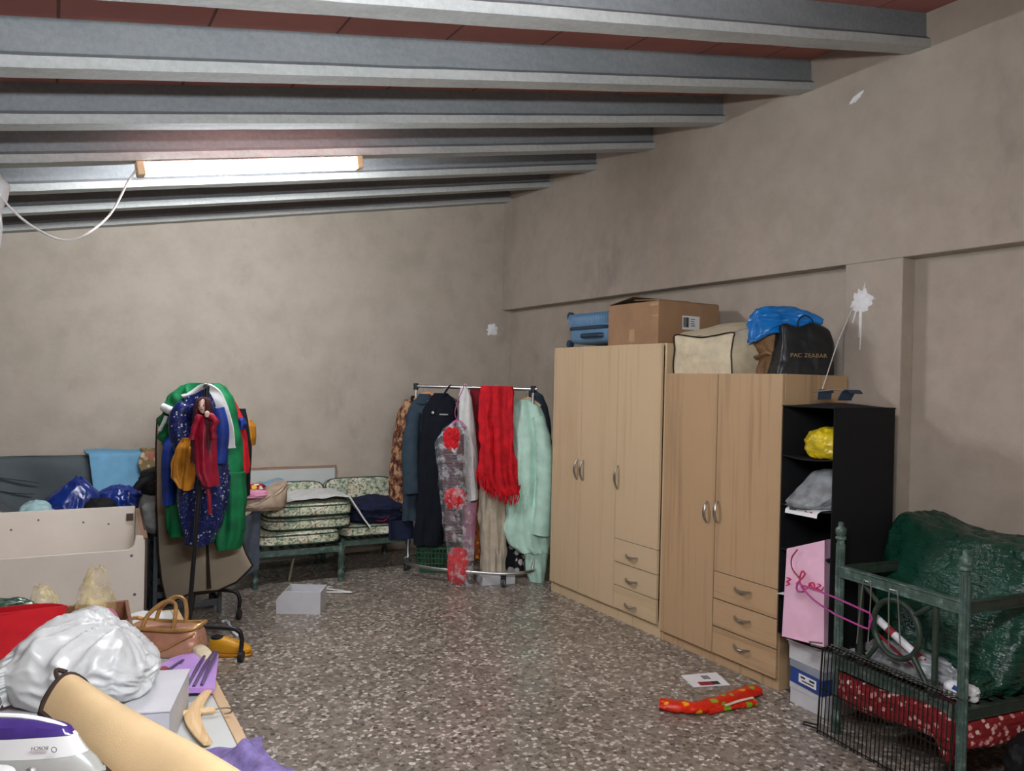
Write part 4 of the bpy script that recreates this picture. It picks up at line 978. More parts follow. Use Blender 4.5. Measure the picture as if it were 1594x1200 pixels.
# floor near them
t = thing('polystyrene_tray', 'white tray with a sloping end on the floor before the seats', 'tray', (1.457, 5.309, 0.000), -YAW + .02)
bm = B(); prism(bm, [(-.147, 0), (.147, 0), (.147, .15), (-.10, .15), (-.147, .095)], 1, 0, .012); obj('front_wall', bm, 'white_card', t, smooth=False)
bm = B(); bx(bm, (-.147, .012, 0), (.147, .20, .012)); bx(bm, (.135, .012, .012), (.147, .2, .15)); obj('base', bm, 'white_card', t, smooth=False)
bm = B(); prism(bm, [(-.147, .012), (.135, .012), (.135, .15), (-.10, .15), (-.147, .095)], 1, .19, .2); obj('back_wall', bm, 'white_card', t, smooth=False)
bm = B(); sheet(bm, 8, 6, lambda u, v: (-.147 + .05 * u, .012 + .178 * v, .095 + .055 * u), .006); obj('sloping_end', bm, 'white_card', t, smooth=False)
bm = B(); c = (1.756, 5.734, 0.000)
tube(bm, smoothpath([(-.21, 0, 0), (-.03, 0, .075), (0, 0, .08), (.03, 0, .075), (.21, 0, 0)], 3), .006, 8); tube(bm, [(-.21, 0, 0), (.21, 0, 0)], .006, 8)
tube(bm, smoothpath([(0, 0, .08), (0, 0, .115), (.02, 0, .14), (.04, 0, .125)], 4), .004, 6)
o = tag(obj('clothes_hanger', bm, 'white_pl', loc=(c[0], c[1], .012), rz=-YAW + .05), 'white plastic hanger lying behind the white tray', 'hanger'); o.rotation_euler.x = -PI / 2 * .98
# ================================================================== COSTUME RACK ON THE LEFT
t = thing('costume_rack', 'black metal clothes rack end-on carrying the colourful costumes', 'clothes rack', G(-1.76, 4.42, 0), -YAW)
def q3(r, d, z): return (r + 1.76, d - 4.42, z)
near, far = (-1.765, 4.40), (-2.03, 5.16)
fc = [(-1.474, 4.414), (-1.749, 5.181)]
for (r, d), (cr, cd) in zip((near, far), fc):
    bm = B(); tube(bm, [q3(r, d, .19), q3(r + .075, d + .01, 1.53)], .0125, 12); obj('post', bm, 'black_metal', t)
    dr, dd = cr - r, cd - d; L = math.hypot(dr, dd); ur, ud = dr / L, dd / L
    bm = B(); tube(bm, smoothpath([q3(r - ur * L, d - ud * L, .075), q3(r - ur * L, d - ud * L, .14), q3(r - ur * (L - .04), d - ud * (L - .04), .185), q3(r, d, .195), q3(r + ur * (L - .045), d + ud * (L - .045), .185), q3(cr, cd, .14), q3(cr, cd, .075)], 6), .0125, 12); obj('foot_bar', bm, 'black_metal', t)
    for sg in (-1, 1):
        bm = B(); x, y, _ = q3(r + ur * L * sg, d + ud * L * sg, 0); cyl(bm, (x - .012, y, .031), (x + .012, y, .031), .031, 18); tube(bm, [(x, y, .06), (x, y, .085)], .011, 8); obj('caster', bm, 'black_pl', t)
bm = B(); tube(bm, [q3(near[0] + .075, near[1] - .02, 1.53), q3(far[0] + .075, far[1] + .03, 1.53)], .012, 12); obj('hanging_bar', bm, 'black_metal', t)
bm = B(); tube(bm, [q3(near[0], near[1], .192), q3(far[0], far[1], .192)], .011, 10); obj('base_bar', bm, 'black_metal', t)
GP = 'costumes on the black rack'
def loc0(g): 
    zb = g.location.z; return zb, (g.location - Vector((0, 0, zb))).dot(R0)
# green costume
g = garment('green_costume', 'emerald green costume with white cuffs hanging on the black rack', 'costume', 4.92, [(1.542, -1.901, 0.091), (1.518, -1.912, 0.143), (1.454, -1.927, 0.199), (1.347, -1.926, 0.225), (1.168, -1.905, 0.239), (0.969, -1.891, 0.241), (0.830, -1.888, 0.241)], 'green_cloth', .11, .02, 13, 31, GP)
zb, r0 = loc0(g)
for pf, sd in (([(1.001, -1.731, 0.104), (0.824, -1.720, 0.100), (0.667, -1.717, 0.096), (0.581, -1.717, 0.082), (0.534, -1.714, 0.065)], 32), ([(0.991, -2.032, 0.083), (0.773, -2.024, 0.079), (0.635, -2.017, 0.067), (0.608, -2.016, 0.051)], 33)):
    bm = B(); garment_bm(bm, [(z - zb, x - r0, w) for z, x, w in pf], .07, .018, 18, sd, 48, 40, top=.95, o=(0, -.05, 0)); obj('trouser_leg', bm, 'green_cloth', g, ang=70)
bm = B(); s = [(-1.927, 1.480), (-2.011, 1.439), (-2.064, 1.368), (-2.081, 1.259), (-2.068, 1.174)]
tube(bm, smoothpath([(r - r0, -.11, z - zb) for r, z in s], 6), [.05 + .012 * math.sin(i * 1.3) for i in range(25)], 14); obj('sleeve', bm, 'green_cloth', g, ang=70)
bm = B(); a, b = (-2.085, 1.393), (-1.981, 1.357)
tube(bm, [(a[0] - r0, -.16, a[1] - zb), ((a[0] + b[0]) / 2 - r0, -.20, (a[1] + b[1]) / 2 - zb + .004), (b[0] - r0, -.17, b[1] - zb)], .02, 10, flat=1.3); obj('white_cuff', bm, 'white_cloth', g)
bm = B(); a, b = (-2.068, 1.340), (-2.105, 1.254)
tube(bm, smoothpath([(a[0] - r0, -.16, a[1] - zb), (a[0] - r0 - .01, -.17, (a[1] + b[1]) / 2 - zb), (b[0] - r0, -.16, b[1] - zb)], 4), .012, 8); obj('white_braid', bm, 'white_cloth', g)
# white lapel stole
def strip(pts, w, th=.012):
    P = smoothpath(pts, 6); n = len(P) - 1; bm = B()
    def f(u, v):
        i = min(int(u * n), n - 1); p = P[i].lerp(P[i + 1], u * n - i); tg = (P[min(i + 1, n)] - P[i]).normalized()
        sd = tg.cross(Vector((0, -1, 0))).normalized()
        ww = w[min(int(u * (len(w) - 1)), len(w) - 2)]; w2 = w[min(int(u * (len(w) - 1)) + 1, len(w) - 1)]; k = u * (len(w) - 1) % 1
        return p + sd * (v - .5) * (ww + (w2 - ww) * k) + Vector((0, .006 * math.sin(u * 14 + v * 3), 0))
    sheet(bm, 40, 6, f, th); return bm
c = G(-1.75, 4.62, 0)
def loc(D, pts, dy=0):
    return [(r + 1.75, D - 4.62 + dy, z) for r, z in pts]
bm = strip(loc(4.60, [(-1.909, 1.465), (-1.846, 1.489), (-1.780, 1.527), (-1.720, 1.495), (-1.674, 1.414), (-1.642, 1.292), (-1.628, 1.170)]), [.012, .022, .03, .05, .06, .07, .06])
tag(obj('white_stole', bm, 'white_cloth', None, c, -YAW, ang=75), 'white stole forming a peak over the blue sequined dress', 'stole', GP)
g = garment('sequined_dress', 'blue sequined dress on the near end of the costume rack', 'dress', 4.68, [(1.507, -1.815, 0.049), (1.454, -1.825, 0.091), (1.378, -1.839, 0.129), (1.227, -1.809, 0.125), (1.076, -1.798, 0.125), (0.886, -1.806, 0.144), (0.734, -1.807, 0.117), (0.601, -1.819, 0.072)], 'sequin', .09, .02, 15, 34, GP)
zb, r0 = loc0(g)
bm = B(); s = [(-1.882, 1.425), (-1.918, 1.342), (-1.912, 1.230), (-1.884, 1.149)]
tube(bm, smoothpath([(r - r0, -.09, z - zb) for r, z in s], 6), [.035, .04, .045, .05, .052, .055, .055, .056, .056, .056, .056, .055, .054, .052, .05, .05, .05, .05, .045], 14); obj('sleeve', bm, 'sequin', g, ang=70)
bm = B(); s = [(-1.696, 1.399), (-1.672, 1.310), (-1.673, 1.199), (-1.682, 1.087)]
tube(bm, smoothpath([(r - r0, -.08, z - zb) for r, z in s], 6), .042, 14); obj('sleeve', bm, 'royal', g, ang=70)
g = garment('blue_trousers', 'plain blue trousers at the left side of the costume rack', 'trousers', 4.78, [(1.215, -2.037, 0.039), (1.021, -2.043, 0.041), (0.808, -2.043, 0.029)], 'royal', .06, .012, 16, 35, GP)
g = garment('mustard_sash', 'mustard satin sash with gathered end over the blue dress', 'sash', 4.52, [(1.230, -1.835, 0.033), (1.164, -1.864, 0.035), (1.083, -1.883, 0.040), (1.010, -1.887, 0.035), (0.974, -1.868, 0.027), (0.952, -1.857, 0.020)], 'mustard', .05, .02, 30, 36, GP)
zb, r0 = loc0(g)
bm = B(); garment_bm(bm, [(z - zb, x - r0, w) for z, x, w in [(1.231, -1.816, 0.044), (1.147, -1.813, 0.038), (1.063, -1.819, 0.031), (0.989, -1.828, 0.035), (0.945, -1.829, 0.029)]], .045, .018, 30, 46, 48, 40, o=(0, -.02, 0)); obj('sash_end', bm, 'mustard', g, ang=70)
# cloth doll
t = thing('cloth_doll', 'cloth doll with long dark red hair hanging on the rack post', 'doll', G(-1.735, 4.31, .80), -YAW)
def dq(p, dy=0): return (p[0] + 1.735, dy, p[1] - .80)
bm = B()
hx, _, hz = dq((-1.669, 1.424))
def headshape(q):
    x, y, z = q; return (x * (1 - .12 * (z < 0) * min(1, -z / .04)), y - .006 * math.exp(-((z + .004) / .008) ** 2 - (x / .008) ** 2), z)
blob(bm, (hx, 0, hz), (.030, .030, .042), 2, 0, 1, 1, 4, headshape, flat=False); obj('head', bm, 'doll_skin', t)
for s in (-1, 1):
    bm = B(); blob(bm, (hx + s * .011, -.0285, hz + .004), (.0042, .003, .0036), 2, 0, 1, 1, 2, flat=False); obj('eye', bm, 'black_ink', t)
bm = B(); tube(bm, [(hx - .008, -.0275, hz - .018), (hx, -.029, hz - .0195), (hx + .008, -.0275, hz - .018)], .0022, 6); obj('mouth', bm, 'magenta', t)
bm = B(); random.seed(11)
for i in range(80):
    a = random.uniform(-.3 * PI, 1.3 * PI); s = math.cos(a); ln = random.uniform(.20, .31)
    if math.sin(a) < -.3 and abs(s) < .5: continue
    x0 = hx + s * .036; y0 = .034 * math.sin(a)
    sp = random.uniform(-.004, .004)
    tube(bm, smoothpath([(hx + s * .006, y0 * .2, hz + .046), (hx + s * .03, y0 * .8 - .004, hz + .033), (x0 + s * .006 + sp, y0 - .006, hz - .01), (x0 + s * .012 + sp, y0 - .010, hz - ln * .5), (x0 + s * .018 + sp, y0 - .014, hz - ln)], 4), .0055, 5)
o = obj('hair', bm, 'doll_hair', t)
bm = B(); garment_bm(bm, [(z - .80, x + 1.735, w) for z, x, w in [(1.375, -1.665, 0.042), (1.312, -1.662, 0.051), (1.222, -1.660, 0.057), (1.159, -1.654, 0.056), (1.076, -1.647, 0.054), (0.992, -1.619, 0.038)]], .045, .012, 28, 37, 48, 44); obj('dress', bm, 'crimson', t, ang=70)
for sg, pts in ((1, [(-1.617, 1.379), (-1.581, 1.351), (-1.594, 1.307), (-1.587, 1.251)]), (-1, [(-1.666, 1.377), (-1.688, 1.323), (-1.704, 1.247)])):
    bm = B(); P = smoothpath([dq(p, -.06) for p in pts], 5); tube(bm, P, [.014 + .006 * math.sin(i * .8) ** 2 for i in range(len(P))], 10); obj('arm', bm, 'crimson', t)
bm = B(); blob(bm, dq((-1.622, 1.384), -.072), (.013, .01, .017), 2.4, .05, 1, 3, 3, flat=False); obj('hand', bm, 'doll_skin', t)
for pts in ([(-1.643, 0.995), (-1.628, 0.926), (-1.623, 0.839)],):
    bm = B(); tube(bm, smoothpath([dq(p, .0) for p in pts], 4), .012, 8); obj('leg', bm, 'crimson', t)
# clothes behind
g = garment('red_jacket', 'red jacket behind the green costume at its right', 'jacket', 5.06, [(1.462, -1.814, 0.037), (1.397, -1.792, 0.041), (1.283, -1.751, 0.047), (1.120, -1.719, 0.043), (0.973, -1.702, 0.033)], 'red_cloth', .07, .014, 16, 38, GP)
g = garment('black_vest', 'black vest hanging at the right side behind the red jacket', 'vest', 5.14, [(1.378, -1.758, 0.037), (1.300, -1.746, 0.039), (1.155, -1.724, 0.042), (1.009, -1.715, 0.031), (0.814, -1.719, 0.031)], 'night', .05, .012, 16, 39, GP)
g = garment('blue_scarf', 'small bright blue scarf end beside the yellow cloth', 'scarf', 5.02, [(1.327, -1.706, 0.018), (1.287, -1.697, 0.026), (1.254, -1.700, 0.014)], 'royal', .03, .01, 20, 40, GP, nz=24)
g = garment('yellow_shawl', 'golden yellow cloth at the far right of the costume rack', 'shawl', 5.2, [(1.302, -1.712, 0.011), (1.260, -1.702, 0.027), (1.193, -1.701, 0.027), (1.142, -1.698, 0.017)], 'mustard', .05, .018, 22, 41, GP, nz=30)
# garment bag
t = thing('garment_bag', 'flat beige garment bag with dark binding at the back of the rack', 'garment bag', G(-1.78, 5.05, 0), -YAW)
out = [(-2.248, 1.305), (-2.253, 1.109), (-2.242, 0.782), (-2.223, 0.455), (-2.199, 0.272), (-2.160, 0.125), (-2.075, 0.172), (-2.002, 0.206), (-1.839, 0.226), (-1.725, 0.278), (-1.657, 0.345), (-1.625, 0.387), (-1.667, 0.460), (-1.693, 0.529), (-1.705, 0.876), (-1.751, 1.161), (-1.861, 1.363), (-2.026, 1.421), (-2.180, 1.364)]
out = [(r + 1.78, z) for r, z in out]
cx = sum(p[0] for p in out) / len(out); cz = sum(p[1] for p in out) / len(out)
bm = B(); L = len(out); vs = {}
for sd in (-1, 1):
    rings = []
    for k, f in enumerate((1, .9, .7, .45, .2)):
        rings.append([bm.verts.new((cx + (x - cx) * f, sd * (.004 + .03 * (1 - f) ** .5 + .004 * noise.noise(Vector((x * 9 * f, z * 5, 2)))), cz + (z - cz) * f)) for x, z in out])
    cv = bm.verts.new((cx, sd * .034, cz))
    for a, b in zip(rings, rings[1:]):
        for i in range(L): bm.faces.new((a[i], a[(i + 1) % L], b[(i + 1) % L], b[i]))
    for i in range(L): bm.faces.new((rings[-1][i], rings[-1][(i + 1) % L], cv))
    vs[sd] = rings[0]
for i in range(L): bm.faces.new((vs[-1][i], vs[-1][(i + 1) % L], vs[1][(i + 1) % L], vs[1][i]))
obj('cover', bm, 'garbag', t, ang=60)
bm = B(); tube(bm, [(x, 0, z) for x, z in out], .0075, 8, closed=True); obj('binding', bm, 'brown_trim', t)
bm = B(); a, b = (-1.899, 0.546), (-1.881, 0.247)
sheet(bm, 3, 12, lambda u, v: (a[0] + 1.78 + (b[0] - a[0]) * v + .016 * (u - .5) * (.6 + v), -.046 - .0 * v, a[1] + (b[1] - a[1]) * v), .006); obj('zip', bm, 'brown_trim', t)
t = thing('yellow_shoe', 'yellow shoe with dark laces on the floor by the rack foot', 'shoe', (0.881, 4.659, 0.000), -YAW)
bm = B()
def shoe(q):
    x, y, z = q; k = (x + .12) / .24
    return (x, y * (1 - .2 * (1 - k)) , z * (1.25 - .75 * max(0, k) ** 1.2))
blob(bm, (0, .05, .012), (.12, .045, .05), 2.6, .02, 2, 71, 5, shoe); obj('upper', bm, 'yellow_shoe', t)
bm = B(); blob(bm, (0, .05, 0), (.125, .05, .011), 4, 0, 1, 1, 4); obj('sole', bm, 'mustard', t)
bm = B(); blob(bm, (-.07, .05, .088), (.04, .03, .012), 2.4, 0, 1, 1, 3); obj('opening', bm, 'black_cloth', t)
for i in range(3):
    bm = B(); x = -.01 + i * .027; tube(bm, smoothpath([(x, .02, .082 - i * .014), (x + .01, .05, .094 - i * .016), (x, .08, .082 - i * .014)], 4), .004, 6); obj('lace', bm, 'black_cloth', t)
bm = B(); c = (1.006, 5.279, 0.000); tube(bm, smoothpath([(0.973, 5.340, 0.004), (1.002, 5.327, 0.012), (1.002, 5.215, 0.006), (0.995, 5.076, 0.010), (1.008, 5.008, 0.004)], 5), [.006 + .005 * math.sin(i * 1.1) ** 2 for i in range(21)], 7)
tag(obj('paper_scrap', bm, 'paper'), 'twisted white paper scrap on the floor between the rack feet', 'scrap')
# ================================================================== WHITE CHEST
t = thing('storage_chest', 'open white laminate chest with a cut-out front at the left', 'chest', (-.16, 5.33, 0), -.02)
hx = .65
def fillet(cx, cz, r, a0, a1, n=8): return [(cx + r * math.cos(a0 + (a1 - a0) * i / n), cz + r * math.sin(a0 + (a1 - a0) * i / n)) for i in range(n + 1)]
f = [(-hx, 0), (hx, 0), (hx, .60), (hx - .012, .655), (hx - .05, .66)] + fillet(hx - .10, .625, .045, 0, -PI / 2) + [(-hx + .10, .58)] + fillet(-hx + .10, .625, .045, -PI / 2, -PI) + [(-hx + .05, .66), (-hx + .012, .655), (-hx, .60)]
bm = B(); prism(bm, f, 1, -.29, -.274); obj('front_panel', bm, 'white_lam', t, smooth=False, bev=.003)
bm = B(); bx(bm, (-hx, .264, 0), (hx - .02, .28, .745)); obj('back_panel', bm, 'white_lam', t, smooth=False, bev=.002)
for s in (-1, 1):
    bm = B(); prism(bm, [(-.273, 0), (.263, 0), (.263, .73), (.20, .73), (-.273, .63)], 0, s * (hx - .018), s * hx); sd = obj('side_panel', bm, 'white_lam', t, smooth=False)
    bm = B(); prism(bm, [(-.29, 0), (.28, 0), (.28, .74), (.20, .745), (-.285, .64)], 0, s * (hx + .001), s * (hx + .014)); obj('outer_face', bm, 'brownside', sd, smooth=False)
    bm = B(); prism(bm, [(-.273, .634), (.20, .735), (.20, .742), (-.28, .642)], 0, s * (hx - .02), s * (hx + .014)); obj('top_edge', bm, 'brownedge', sd, smooth=False)
bm = B(); bx(bm, (-hx + .02, -.27, .08), (hx - .02, .26, .095)); obj('bottom', bm, 'white_lam', t, smooth=False)
for x, z in ((hx - .07, .545), (hx - .05, .32), (-hx + .07, .54)):
    bm = B(); cyl(bm, (x, -.2925, z), (x, -.289, z), .008, 12); obj('screw', bm, 'screw', t)
for x, z in ((.28, .64), (.14, .66), (-.1, .69), (-.24, .64)):
    bm = B(); cyl(bm, (x + .2, .262, z), (x + .2, .265, z), .006, 10); obj('screw', bm, 'screw', t)
bm = B(); bx(bm, (hx - .07, .25, .655), (hx - .03, .263, .70)); obj('corner_bracket', bm, 'brownside', t, smooth=False)
# ================================================================== SOFA AND WHAT LIES ON IT
t = thing('sofa', 'sofa under a dark grey cover against the back wall', 'sofa', (-.45, 6.42, 0))
bm = B()
def sb(q):
    x, y, z = q; return (x, y + .03 * math.sin(x * 9 + z * 6) * (z > .3) * (y < 0), z - (.10 * max(0, (-x - .05) / 1.15) ** 1.3) * (z > .6))
blob(bm, (0, .36, 0), (1.22, .13, .535), 6, .012, 3, 81, 6, sb); obj('backrest', bm, 'grey_cover', t, ang=75)
bm = B(); blob(bm, (0, -.08, 0), (1.2, .34, .26), 6, .02, 3, 82, 5); obj('seat', bm, 'grey_cover', t, ang=75)
for x in (-1.06, 1.06):
    bm = B(); blob(bm, (x, -.06, 0), (.14, .36, .36), 5, .02, 3, 83, 5); obj('armrest', bm, 'grey_cover', t, ang=75)
bm = B()
for i, (a, b, c2) in enumerate((((.02, .86), (.2, .83), (.40, .79)), ((.05, .77), (.2, .735), (.36, .71)))):
    tube(bm, smoothpath([(a[0], .222, a[1]), (b[0], .212, b[1]), (c2[0], .222, c2[1])], 6), [.002 + .008 * math.sin(PI * k / 12) for k in range(13)], 8, flat=.8)
obj('cover_fold', bm, 'grey_cover', t)
bm = B()
def drape(u, v):
    x = .24 + .46 * u + .05 * v; 
    if v < .15: return (x - .02, 6.78 - .17 * v / .15, .988 + .02 * math.sin(u * 7) * .3 + .012 * (1 - v / .15))
    k = (v - .15) / .85
    return (x, 6.60 - .07 * k - .02 * math.sin(u * 5 + k * 2) , .99 - .36 * k)
sheet(bm, 24, 24, drape, .016); tag(obj('blue_sheet', bm, 'sky_cloth', ang=75), 'light blue sheet folded over the grey sofa back', 'sheet')
bm = B()
def drape2(u, v):
    x = .60 + .24 * u
    if v < .2: return (x, 6.76 - .17 * v / .2, 1.005)
    k = (v - .2) / .8
    return (x - .05 * math.sin(k * 3) * (1 - u) + .05 * k * (1 - u), 6.565 - .05 * k, 1.003 - .30 * k * (1 - .35 * math.sin(u * 4 + 2)))
sheet(bm, 18, 18, drape2, .014); tag(obj('floral_throw', bm, 'brown_floral', ang=75), 'brown flower print throw over the sofa back beside the blue sheet', 'throw')
bm = B()
def knot(q):
    x, y, z = q; k = max(0, z - .18) / .2
    return (x * (1 - .75 * min(1, k * 1.2)) + .03 * k, y * (1 - .6 * min(1, k)), z + .04 * k)
blob(bm, (0, 0, 0), (.19, .15, .175), 2.2, .13, 2, 84, 5, knot)
tag(obj('blue_sack', bm, 'royal_pl', loc=(.14, 5.98, .545), ang=80), 'shiny royal blue tied sack behind the white chest', 'sack')
bm = B(); blob(bm, (0, 0, 0), (.15, .13, .15), 2.4, .18, 2, 85, 5)
tag(obj('blue_bag', bm, 'royal_pl', loc=(.42, 5.97, .545), ang=80), 'flatter royal blue bag right of the tied sack', 'bag')
bm = B(); blob(bm, (0, 0, 0), (.10, .08, .12), 2.6, .15, 2, 86, 4)
tag(obj('dark_pouch', bm, 'dull_black', loc=(.29, 5.85, .545), ang=80), 'dark pouch squeezed between the two royal blue bags', 'pouch')
bm = B(); blob(bm, (0, 0, 0), (.10, .09, .12), 2.4, .16, 2, 87, 4)
tag(obj('teal_bag', bm, 'teal_film', loc=(-.07, 5.86, .545), ang=80), 'pale teal plastic bag left of the blue tied sack', 'bag')
t = thing('grey_holdall', 'grey and black holdall lying behind the white chest, far left', 'bag', (-.36, 5.86, .545))
bm = B(); blob(bm, (0, 0, 0), (.20, .13, .14), 2.6, .06, 2, 88, 5, lambda q: (q[0], q[1], q[2] * (1 - 1.2 * max(0, q[0] - .02)))); obj('body', bm, 'crate', t, ang=75)
bm = B(); blob(bm, (.06, -.09, .03), (.12, .06, .07), 2.6, .06, 2, 89, 4); obj('black_pocket', bm, 'dull_black', t, ang=75)
bm = B(); tube(bm, smoothpath([(-.15, -.1, .2), (-.02, -.13, .22), (.12, -.12, .17), (.19, -.08, .1)], 5), .013, 8, flat=.5); obj('strap', bm, 'grey_film', t)
bm = B(); blob(bm, (0, 0, 0), (.09, .05, .06), 2.6, .12, 2, 90, 4)
tag(obj('white_cloth', bm, 'white_cloth', loc=(-.34, 5.66, .58), ang=80), 'white cloth scrap tucked behind the chest at the left edge', 'cloth')
# grey bag and black jacket on the slatted crate
t = thing('slatted_crate', 'dark grey slatted crate between white chest and garment bag', 'crate', (.80, 5.74, 0))
bm = B()
for i in range(6):
    z = .05 + i * .088
    for y in (-.16, .16): bx(bm, (-.2, y - .008, z), (.2, y + .008, z + .045))
    for x in (-.2, .2): bx(bm, (x - .008, -.16, z), (x + .008, .16, z + .045))
obj('slats', bm, 'crate', t, smooth=False, bev=.004)
bm = B()
for x in (-.2, .2):
    for y in (-.16, .16): bx(bm, (x - .014, y - .014, 0), (x + .014, y + .014, .54))
bx(bm, (-.2, -.16, .52), (.2, .16, .54))
obj('corner_posts', bm, 'crate', t, smooth=False, bev=.004)
t = thing('grey_backpack', 'bulging grey bag on the crate beneath the black padded jacket', 'bag', (.70, 5.74, .541))
bm = B(); blob(bm, (0, 0, 0), (.19, .15, .17), 2.4, .05, 2, 91, 5); obj('body', bm, 'shade_grey', t, ang=75)
bm = B(); tube(bm, smoothpath([(-.08, -.14, .24), (-.1, -.17, .17), (-.05, -.17, .1), (.0, -.16, .16)], 5), .012, 8, flat=.6); obj('strap', bm, 'crate', t)
t = thing('black_jacket', 'black padded jacket with a red patch on the grey bag', 'jacket', (.68, 5.72, .80))
bm = B(); blob(bm, (0, 0, 0), (.17, .15, .1), 2.4, .12, 2, 92, 5, lambda q: (q[0], q[1], q[2] - .8 * max(0, q[0] - .02) * (q[2] < .1))); obj('padding', bm, 'dull_black', t, ang=75)
bm = B(); blob(bm, (-.06, -.125, .10), (.035, .02, .017), 2.4, .05, 2, 93, 3, flat=False); obj('red_patch', bm, 'red_cloth', t)
bm = B(); tube(bm, smoothpath([(-.1, -.08, .10), (-.16, -.1, .09), (-.2, -.11, .05)], 4), [.035, .034, .033, .032, .031, .03, .028, .026, .024], 10); obj('sleeve', bm, 'dull_black', t)
# ================================================================== BOARD TABLE IN FRONT
t = thing('low_table', 'low white board table with oak edging covered in oddments', 'table', (-.46, 2.62, 0))
bm = B(); bx(bm, (-1.0, -1.5, .468), (.955, 1.335, .5)); obj('table_top', bm, 'white_board', t, smooth=False, bev=.003)
bm = B(); bx(bm, (.957, -1.5, .462), (.992, 1.365, .497)); obj('edging', bm, 'edge_oak', t, smooth=False, bev=.003)
bm = B(); bx(bm, (-1.0, 1.337, .462), (.956, 1.367, .497)); obj('edging', bm, 'edge_oak', t, smooth=False, bev=.003)
for x in (-.93, .90):
    for y in (-1.4, 1.28):
        bm = B(); bx(bm, (x - .03, y - .03, 0), (x + .03, y + .03, .467)); obj('leg', bm, 'white_lam', t, smooth=False)
bm = B(); sheet(bm, 24, 16, lambda u, v: (.02 + .43 * u, 3.62 + .30 * v, .506 + .014 * abs(crum((u * 2, v * 2, 0), 2, 3)) + .004), .008)
tag(obj('white_cloth', bm, 'white_cloth', ang=75), 'white cloth spread under the gold handbag at the table end', 'cloth')
# brown wooden drawer
t = thing('wooden_box', 'brown wooden drawer box holding filmy bags on the low table', 'drawer', (.0, 3.52, .501), -.03)
w, l, h = .29, .2, .135
for a, b, nm in (((-w, -l, 0), (w, -l + .014, h), 'front_board'), ((-w, l - .014, 0), (w, l, h), 'back_board'), ((w - .014, -l + .014, 0), (w, l - .014, h), 'side_board'), ((-w, -l + .014, 0), (-w + .014, l - .014, h), 'side_board'), ((-w + .014, -l + .014, 0), (w - .014, l - .014, .01), 'bottom_board')):
    bm = B(); bx(bm, a, b); obj(nm, bm, 'darkwood', t, smooth=False, bev=.002)
def filmbag(name, label, c, w, d, h, seed, m, lean=0):
    bm = B(); n = 44; rows = []
    for j in range(31):
        v = j / 30
        k = (1 - .25 * v) if v < .5 else (.875 - .55 * ((v - .5) / .5) ** 1.4)
        ring = []
        for i in range(n):
            a = 2 * PI * i / n
            rr = 1 + .22 * crum((math.cos(a) * 1.3, math.sin(a) * 1.3, v * 2.5), 1.6, seed)
            ring.append(bm.verts.new((c[0] + w * k * math.cos(a) * rr + lean * v * v, c[1] + d * k * math.sin(a) * rr, c[2] + h * v + .02 * v * crum((a, v, 0), 1.5, seed))))
        rows.append(ring)
    for a, b in zip(rows, rows[1:]):
        for i in range(n): bm.faces.new((a[i], a[(i + 1) % n], b[(i + 1) % n], b[i]))
    bm.faces.new(rows[0]); bm.faces.new(rows[-1][::-1])
    return tag(obj(name, bm, m, ang=80), label, 'bag')
filmbag('clear_bag', 'taller yellowish clear bag standing at the right in the wooden drawer', (.165, 3.53, .513), .075, .07, .30, 5, 'clear_y')
filmbag('clear_bag', 'smaller peaked yellowish clear bag at the left in the wooden drawer', (.0, 3.50, .513), .07, .06, .255, 8, 'clear_y', -.02)
bm = B(); blob(bm, (0, 0, 0), (.06, .05, .09), 2.3, .12, 2, 95, 4)
tag(obj('pink_cloth', bm, 'pink_stuff', loc=(.185, 3.45, .513), ang=80), 'pink fabric showing inside the taller clear bag', 'cloth')
bm = B(); box(bm, (-.12, 3.5, .58), (.17, .16, .13), Matrix.Rotation(.1, 3, 'Z'))
tag(obj('white_carton', bm, 'white_card', smooth=False, bev=.003), 'white carton in the wooden drawer behind the red bag', 'carton')
bm = B(); blob(bm, (0, 0, 0), (.15, .09, .09), 2.6, .16, 2.4, 96, 5)
tag(obj('foil_bag', bm, 'foil', loc=(-.17, 3.30, .62), ang=80), 'dark green foil bag behind the red bag', 'bag')
bm = B(); box(bm, (-.2, 3.30, .56), (.3, .18, .119))
tag(obj('carton', bm, 'card', smooth=False, bev=.002), 'brown carton supporting the green foil bag', 'carton')
# red bag
t = thing('red_bag', 'bright red nonwoven bag standing at the left edge', 'bag', (-.14, 3.08, .501), -.28)
bm = B(); Y0, Y1 = -.075, .075
bl, br_, tl, tr, hh = -.22, .13, -.22, .205, .325
def rf(u, v, s):
    x = (bl + (br_ - bl) * u) * (1 - v) + (tl + (tr - tl) * u) * v
    b = math.sin(PI * u) ** .6 * (1 - .55 * v)
    top = hh * (1 - .05 * u + .025 * math.cos(u * 7))
    return (x, s * .085 * b + s * .012 * crum((u * 1.5, v * 1.5, s), 1.6, 4) * b, top * v)
sheet(bm, 26, 26, lambda u, v: rf(u, v, -1), .003); sheet(bm, 26, 26, lambda u, v: rf(u, v, 1), .003)
sheet(bm, 10, 4, lambda u, v: (bl + (br_ - bl) * u, (-.085 + .17 * v) * math.sin(PI * u) ** .6, .002), .003)
obj('body', bm, 'red_bag', t, ang=70)
bm = B(); tube(bm, smoothpath([rf(.05, 1, -1), rf(.3, .99, -1), rf(.6, .99, -1), rf(1, 1, -1)], 5), .006, 6, flat=.5); obj('hem', bm, 'red_bag', t)
